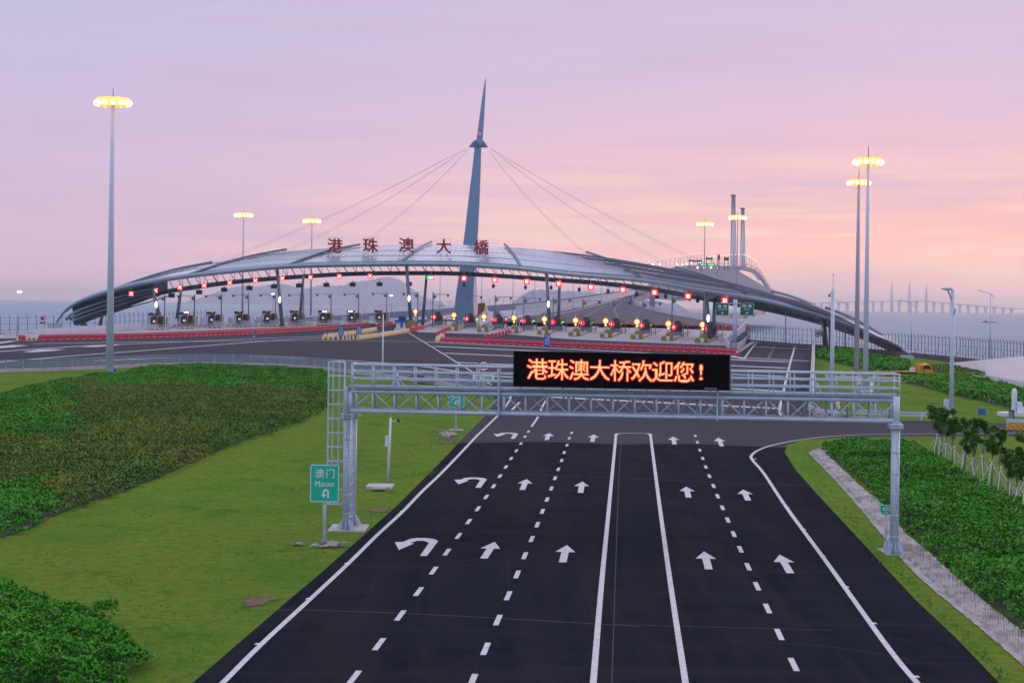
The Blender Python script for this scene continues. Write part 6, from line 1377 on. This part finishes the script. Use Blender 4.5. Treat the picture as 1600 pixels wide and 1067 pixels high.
# cable-stayed towers
for (tl_, tr2, bl_, br2, vt_, vb3, Y), lab in (((1142.8,1149.2,1140.8,1150.6,304.5,416,2450), 'taller and left of the twin square bridge towers'), ((1157.8,1163.4,1156,1165,325,422,2750), 'shorter right bridge tower behind the lit floodlight mast')):
    r = thing('bridge_tower', lab, 'bridge tower', W((bl_+br2)/2, vb3, Y), 0, 'twin towers of the sea bridge'); m = MB(); rows_ = []
    for t in (0, .35, .7, 1):
        u0, u1, v = bl_+(tl_-bl_)*min(1, t*1.3), br2+(tr2-br2)*min(1, t*1.3), vb3+(vt_-vb3)*t; a, b = W(u0, v, Y), W(u1, v, Y); c_ = Vector((7,9,0)); rows_.append([a, a.lerp(b,.35)+Vector((0,-3,0)), b, b+Vector((-1,9,0)), a+Vector((1,9,0))])
    for i in range(3):
        for k in range(5): m.face([rows_[i][k], rows_[i][(k+1) % 5], rows_[i+1][(k+1) % 5], rows_[i+1][k]])
    m.face(rows_[-1]); m.build('tower_leg', 'far_concrete', r)
    m = MB(); a, b = W(tl_-.2, vt_, Y), W(tr2+.2, vt_+1.8, Y); m.box(a.x, b.x, Y-3.4, Y+9.3, b.z, a.z); m.build('cap', 'far_dark', r)
    m = MB()
    for k in range(14):
        f = .1+.8*k/13; tpt = W((tl_+tr2)/2, vt_+(vb3-vt_)*(.08+.5*(1-f)), Y)
        m.tube([tpt, W((bl_+br2)/2+6.5*f, vb3+1, Y-20-150*f)], .10, 4); m.tube([tpt, W((bl_+br2)/2-5*f, vb3+1, Y-20-150*f)], .10, 4)
    m.build('stay_cables', 'rail_pale', r)
# far channel bridge with three sail pylons
fbr = thing('channel_bridge', 'faint far bridge with three slender pylons on the right horizon', 'bridge', (W(1400,487,15000).x, 15000, -8)); Yb = 15000
m = MB(); DP = [W(u, v, Yb) for u, v in smooth_px([(1225,471.5),(1270,473.5),(1330,472),(1395,470.5),(1450,471),(1500,475.5),(1560,480.5),(1620,484)], 6)]
for i in range(len(DP)-1): m.beam(DP[i], DP[i+1], 40, 7)
m.build('deck', 'pier', fbr)
for u in [1243+13.5*k for k in range(26)]:
    if u in (): continue
    if any(abs(u-q) < 7 for q in (1394,1421,1448)) or abs(u-1421.5) < 25 and False: continue
    m = MB(); tpz = lerp([p.x for p in DP], [p.z for p in DP], W(u, 480, Yb).x); x = W(u, 480, Yb).x; hw_ = 8; m.box(x-hw_, x+hw_, Yb-8, Yb+8, -8, tpz-2); m.prism([(x-hw_,tpz-24),(x+hw_,tpz-24),(x+hw_*1.9,tpz-2),(x-hw_*1.9,tpz-2)], Yb-9, Yb+9); m.build('pier', 'pier', fbr)
for u, v in ((1394,440.5),(1421.5,440.5),(1448,442.5)):
    m = MB(); a = W(u, v, Yb); b = W(u-.5, 487, Yb); b.z = -8; m.tube([b, W(u-.8, 470, Yb), W(u-.6, 455, Yb), a], [13, 11, 8, 2], 6); m.build('pylon', 'pier', fbr)
# ships and barges
def ship(u, v, Y, wpx, hpx, lab, kind):
    s = Y/F; c = W(u, v, Y); c.z = -8; hw_ = wpx*s/2; t = thing('ship', lab, 'ship', c); hh = hpx*s
    m = MB(); m.prism([(-hw_,hh*.35),(-hw_*.92,0),(hw_*.92,0),(hw_,hh*.4),(hw_*.6,hh*.33)], -hw_*.15, hw_*.15); m.build('hull', 'far_dark' if not kind else 'ship_stripe', t, world=False)
    m = MB(); m.box(-hw_*.7,-hw_*.35,-hw_*.1,hw_*.1,hh*.3,hh*.85); m.box(0,hw_*.3,-hw_*.08,hw_*.08,hh*.3,hh*.6); m.tube([(-hw_*.5,0,hh*.8),(-hw_*.5,0,hh*1.3)], hw_*.02, 5); m.tube([(hw_*.2,0,hh*.5),(hw_*.1,0,hh*1.2)], hw_*.02, 5); m.build('superstructure', 'far_concrete', t, world=False)
ship(1546, 494, 3600, 22, 4, 'low cargo ship on the sea behind the rightmost thin lamp', 0); ship(1562, 495, 3400, 5, 1.5, 'tiny boat on the sea right of the cargo ship', 0)
ship(117, 468.5, 6500, 12, 4.5, 'hazy working vessel on the horizon above the canopy left tip', 0)
for i, (u, v, w2, h2, Y) in enumerate(((1138,497,22,6,1100),(1158,497.5,20,6,1080),(1172,494.5,16,6,1150),(1187,491.5,16,6.5,1200))):
    c = W(u, v, Y); s = Y/F; bz = c.z; m = MB(); hw_, hh = w2*s/2, h2*s; c.z = bz; m.prism([(-hw_,0),(hw_*.92,0),(hw_,hh*.7),(hw_*.9,hh),(-hw_,hh)], -3, 3); o = m.build('barge', 'ship_stripe'); o.location = (c.x, Y, -8); o.scale = (1,1,(bz+8+hh)/hh if False else 1)
    o.location = W(u, v, (CAMZ+8)/( (v-476.5-(u-800)*.0131)/F)); k2 = o.location.y/Y; o.scale = (k2, k2, k2); tag(o, 'pale striped moored barge behind the green destination boards, %s from the left' % nth(i), 'barge', 'barges moored beyond the fence')

# ================================================================== HAZE
hz_ = MB(); hz_.box(-27000, 27000, -1500, 31000, -9, 175); ho = hz_.build('haze', []) if False else None
me = bpy.data.meshes.new('haze'); hb = MB().box(-27000, 27000, -1500, 31000, -9, 175); me.from_pydata(hb.v, [], hb.f); ho = bpy.data.objects.new('haze', me); COL.objects.link(ho); ho['kind'] = 'stuff'
hm = bpy.data.materials.new('haze_mat'); hm.use_nodes = True; t = hm.node_tree; t.nodes.clear(); pv = t.nodes.new('ShaderNodeVolumePrincipled'); pv.inputs['Color'].default_value = (.90,.94,1,1); pv.inputs['Density'].default_value = 6.2e-5; pv.inputs['Anisotropy'].default_value = .5
ou = t.nodes.new('ShaderNodeOutputMaterial'); t.links.new(pv.outputs[0], ou.inputs['Volume']); me.materials.append(hm)
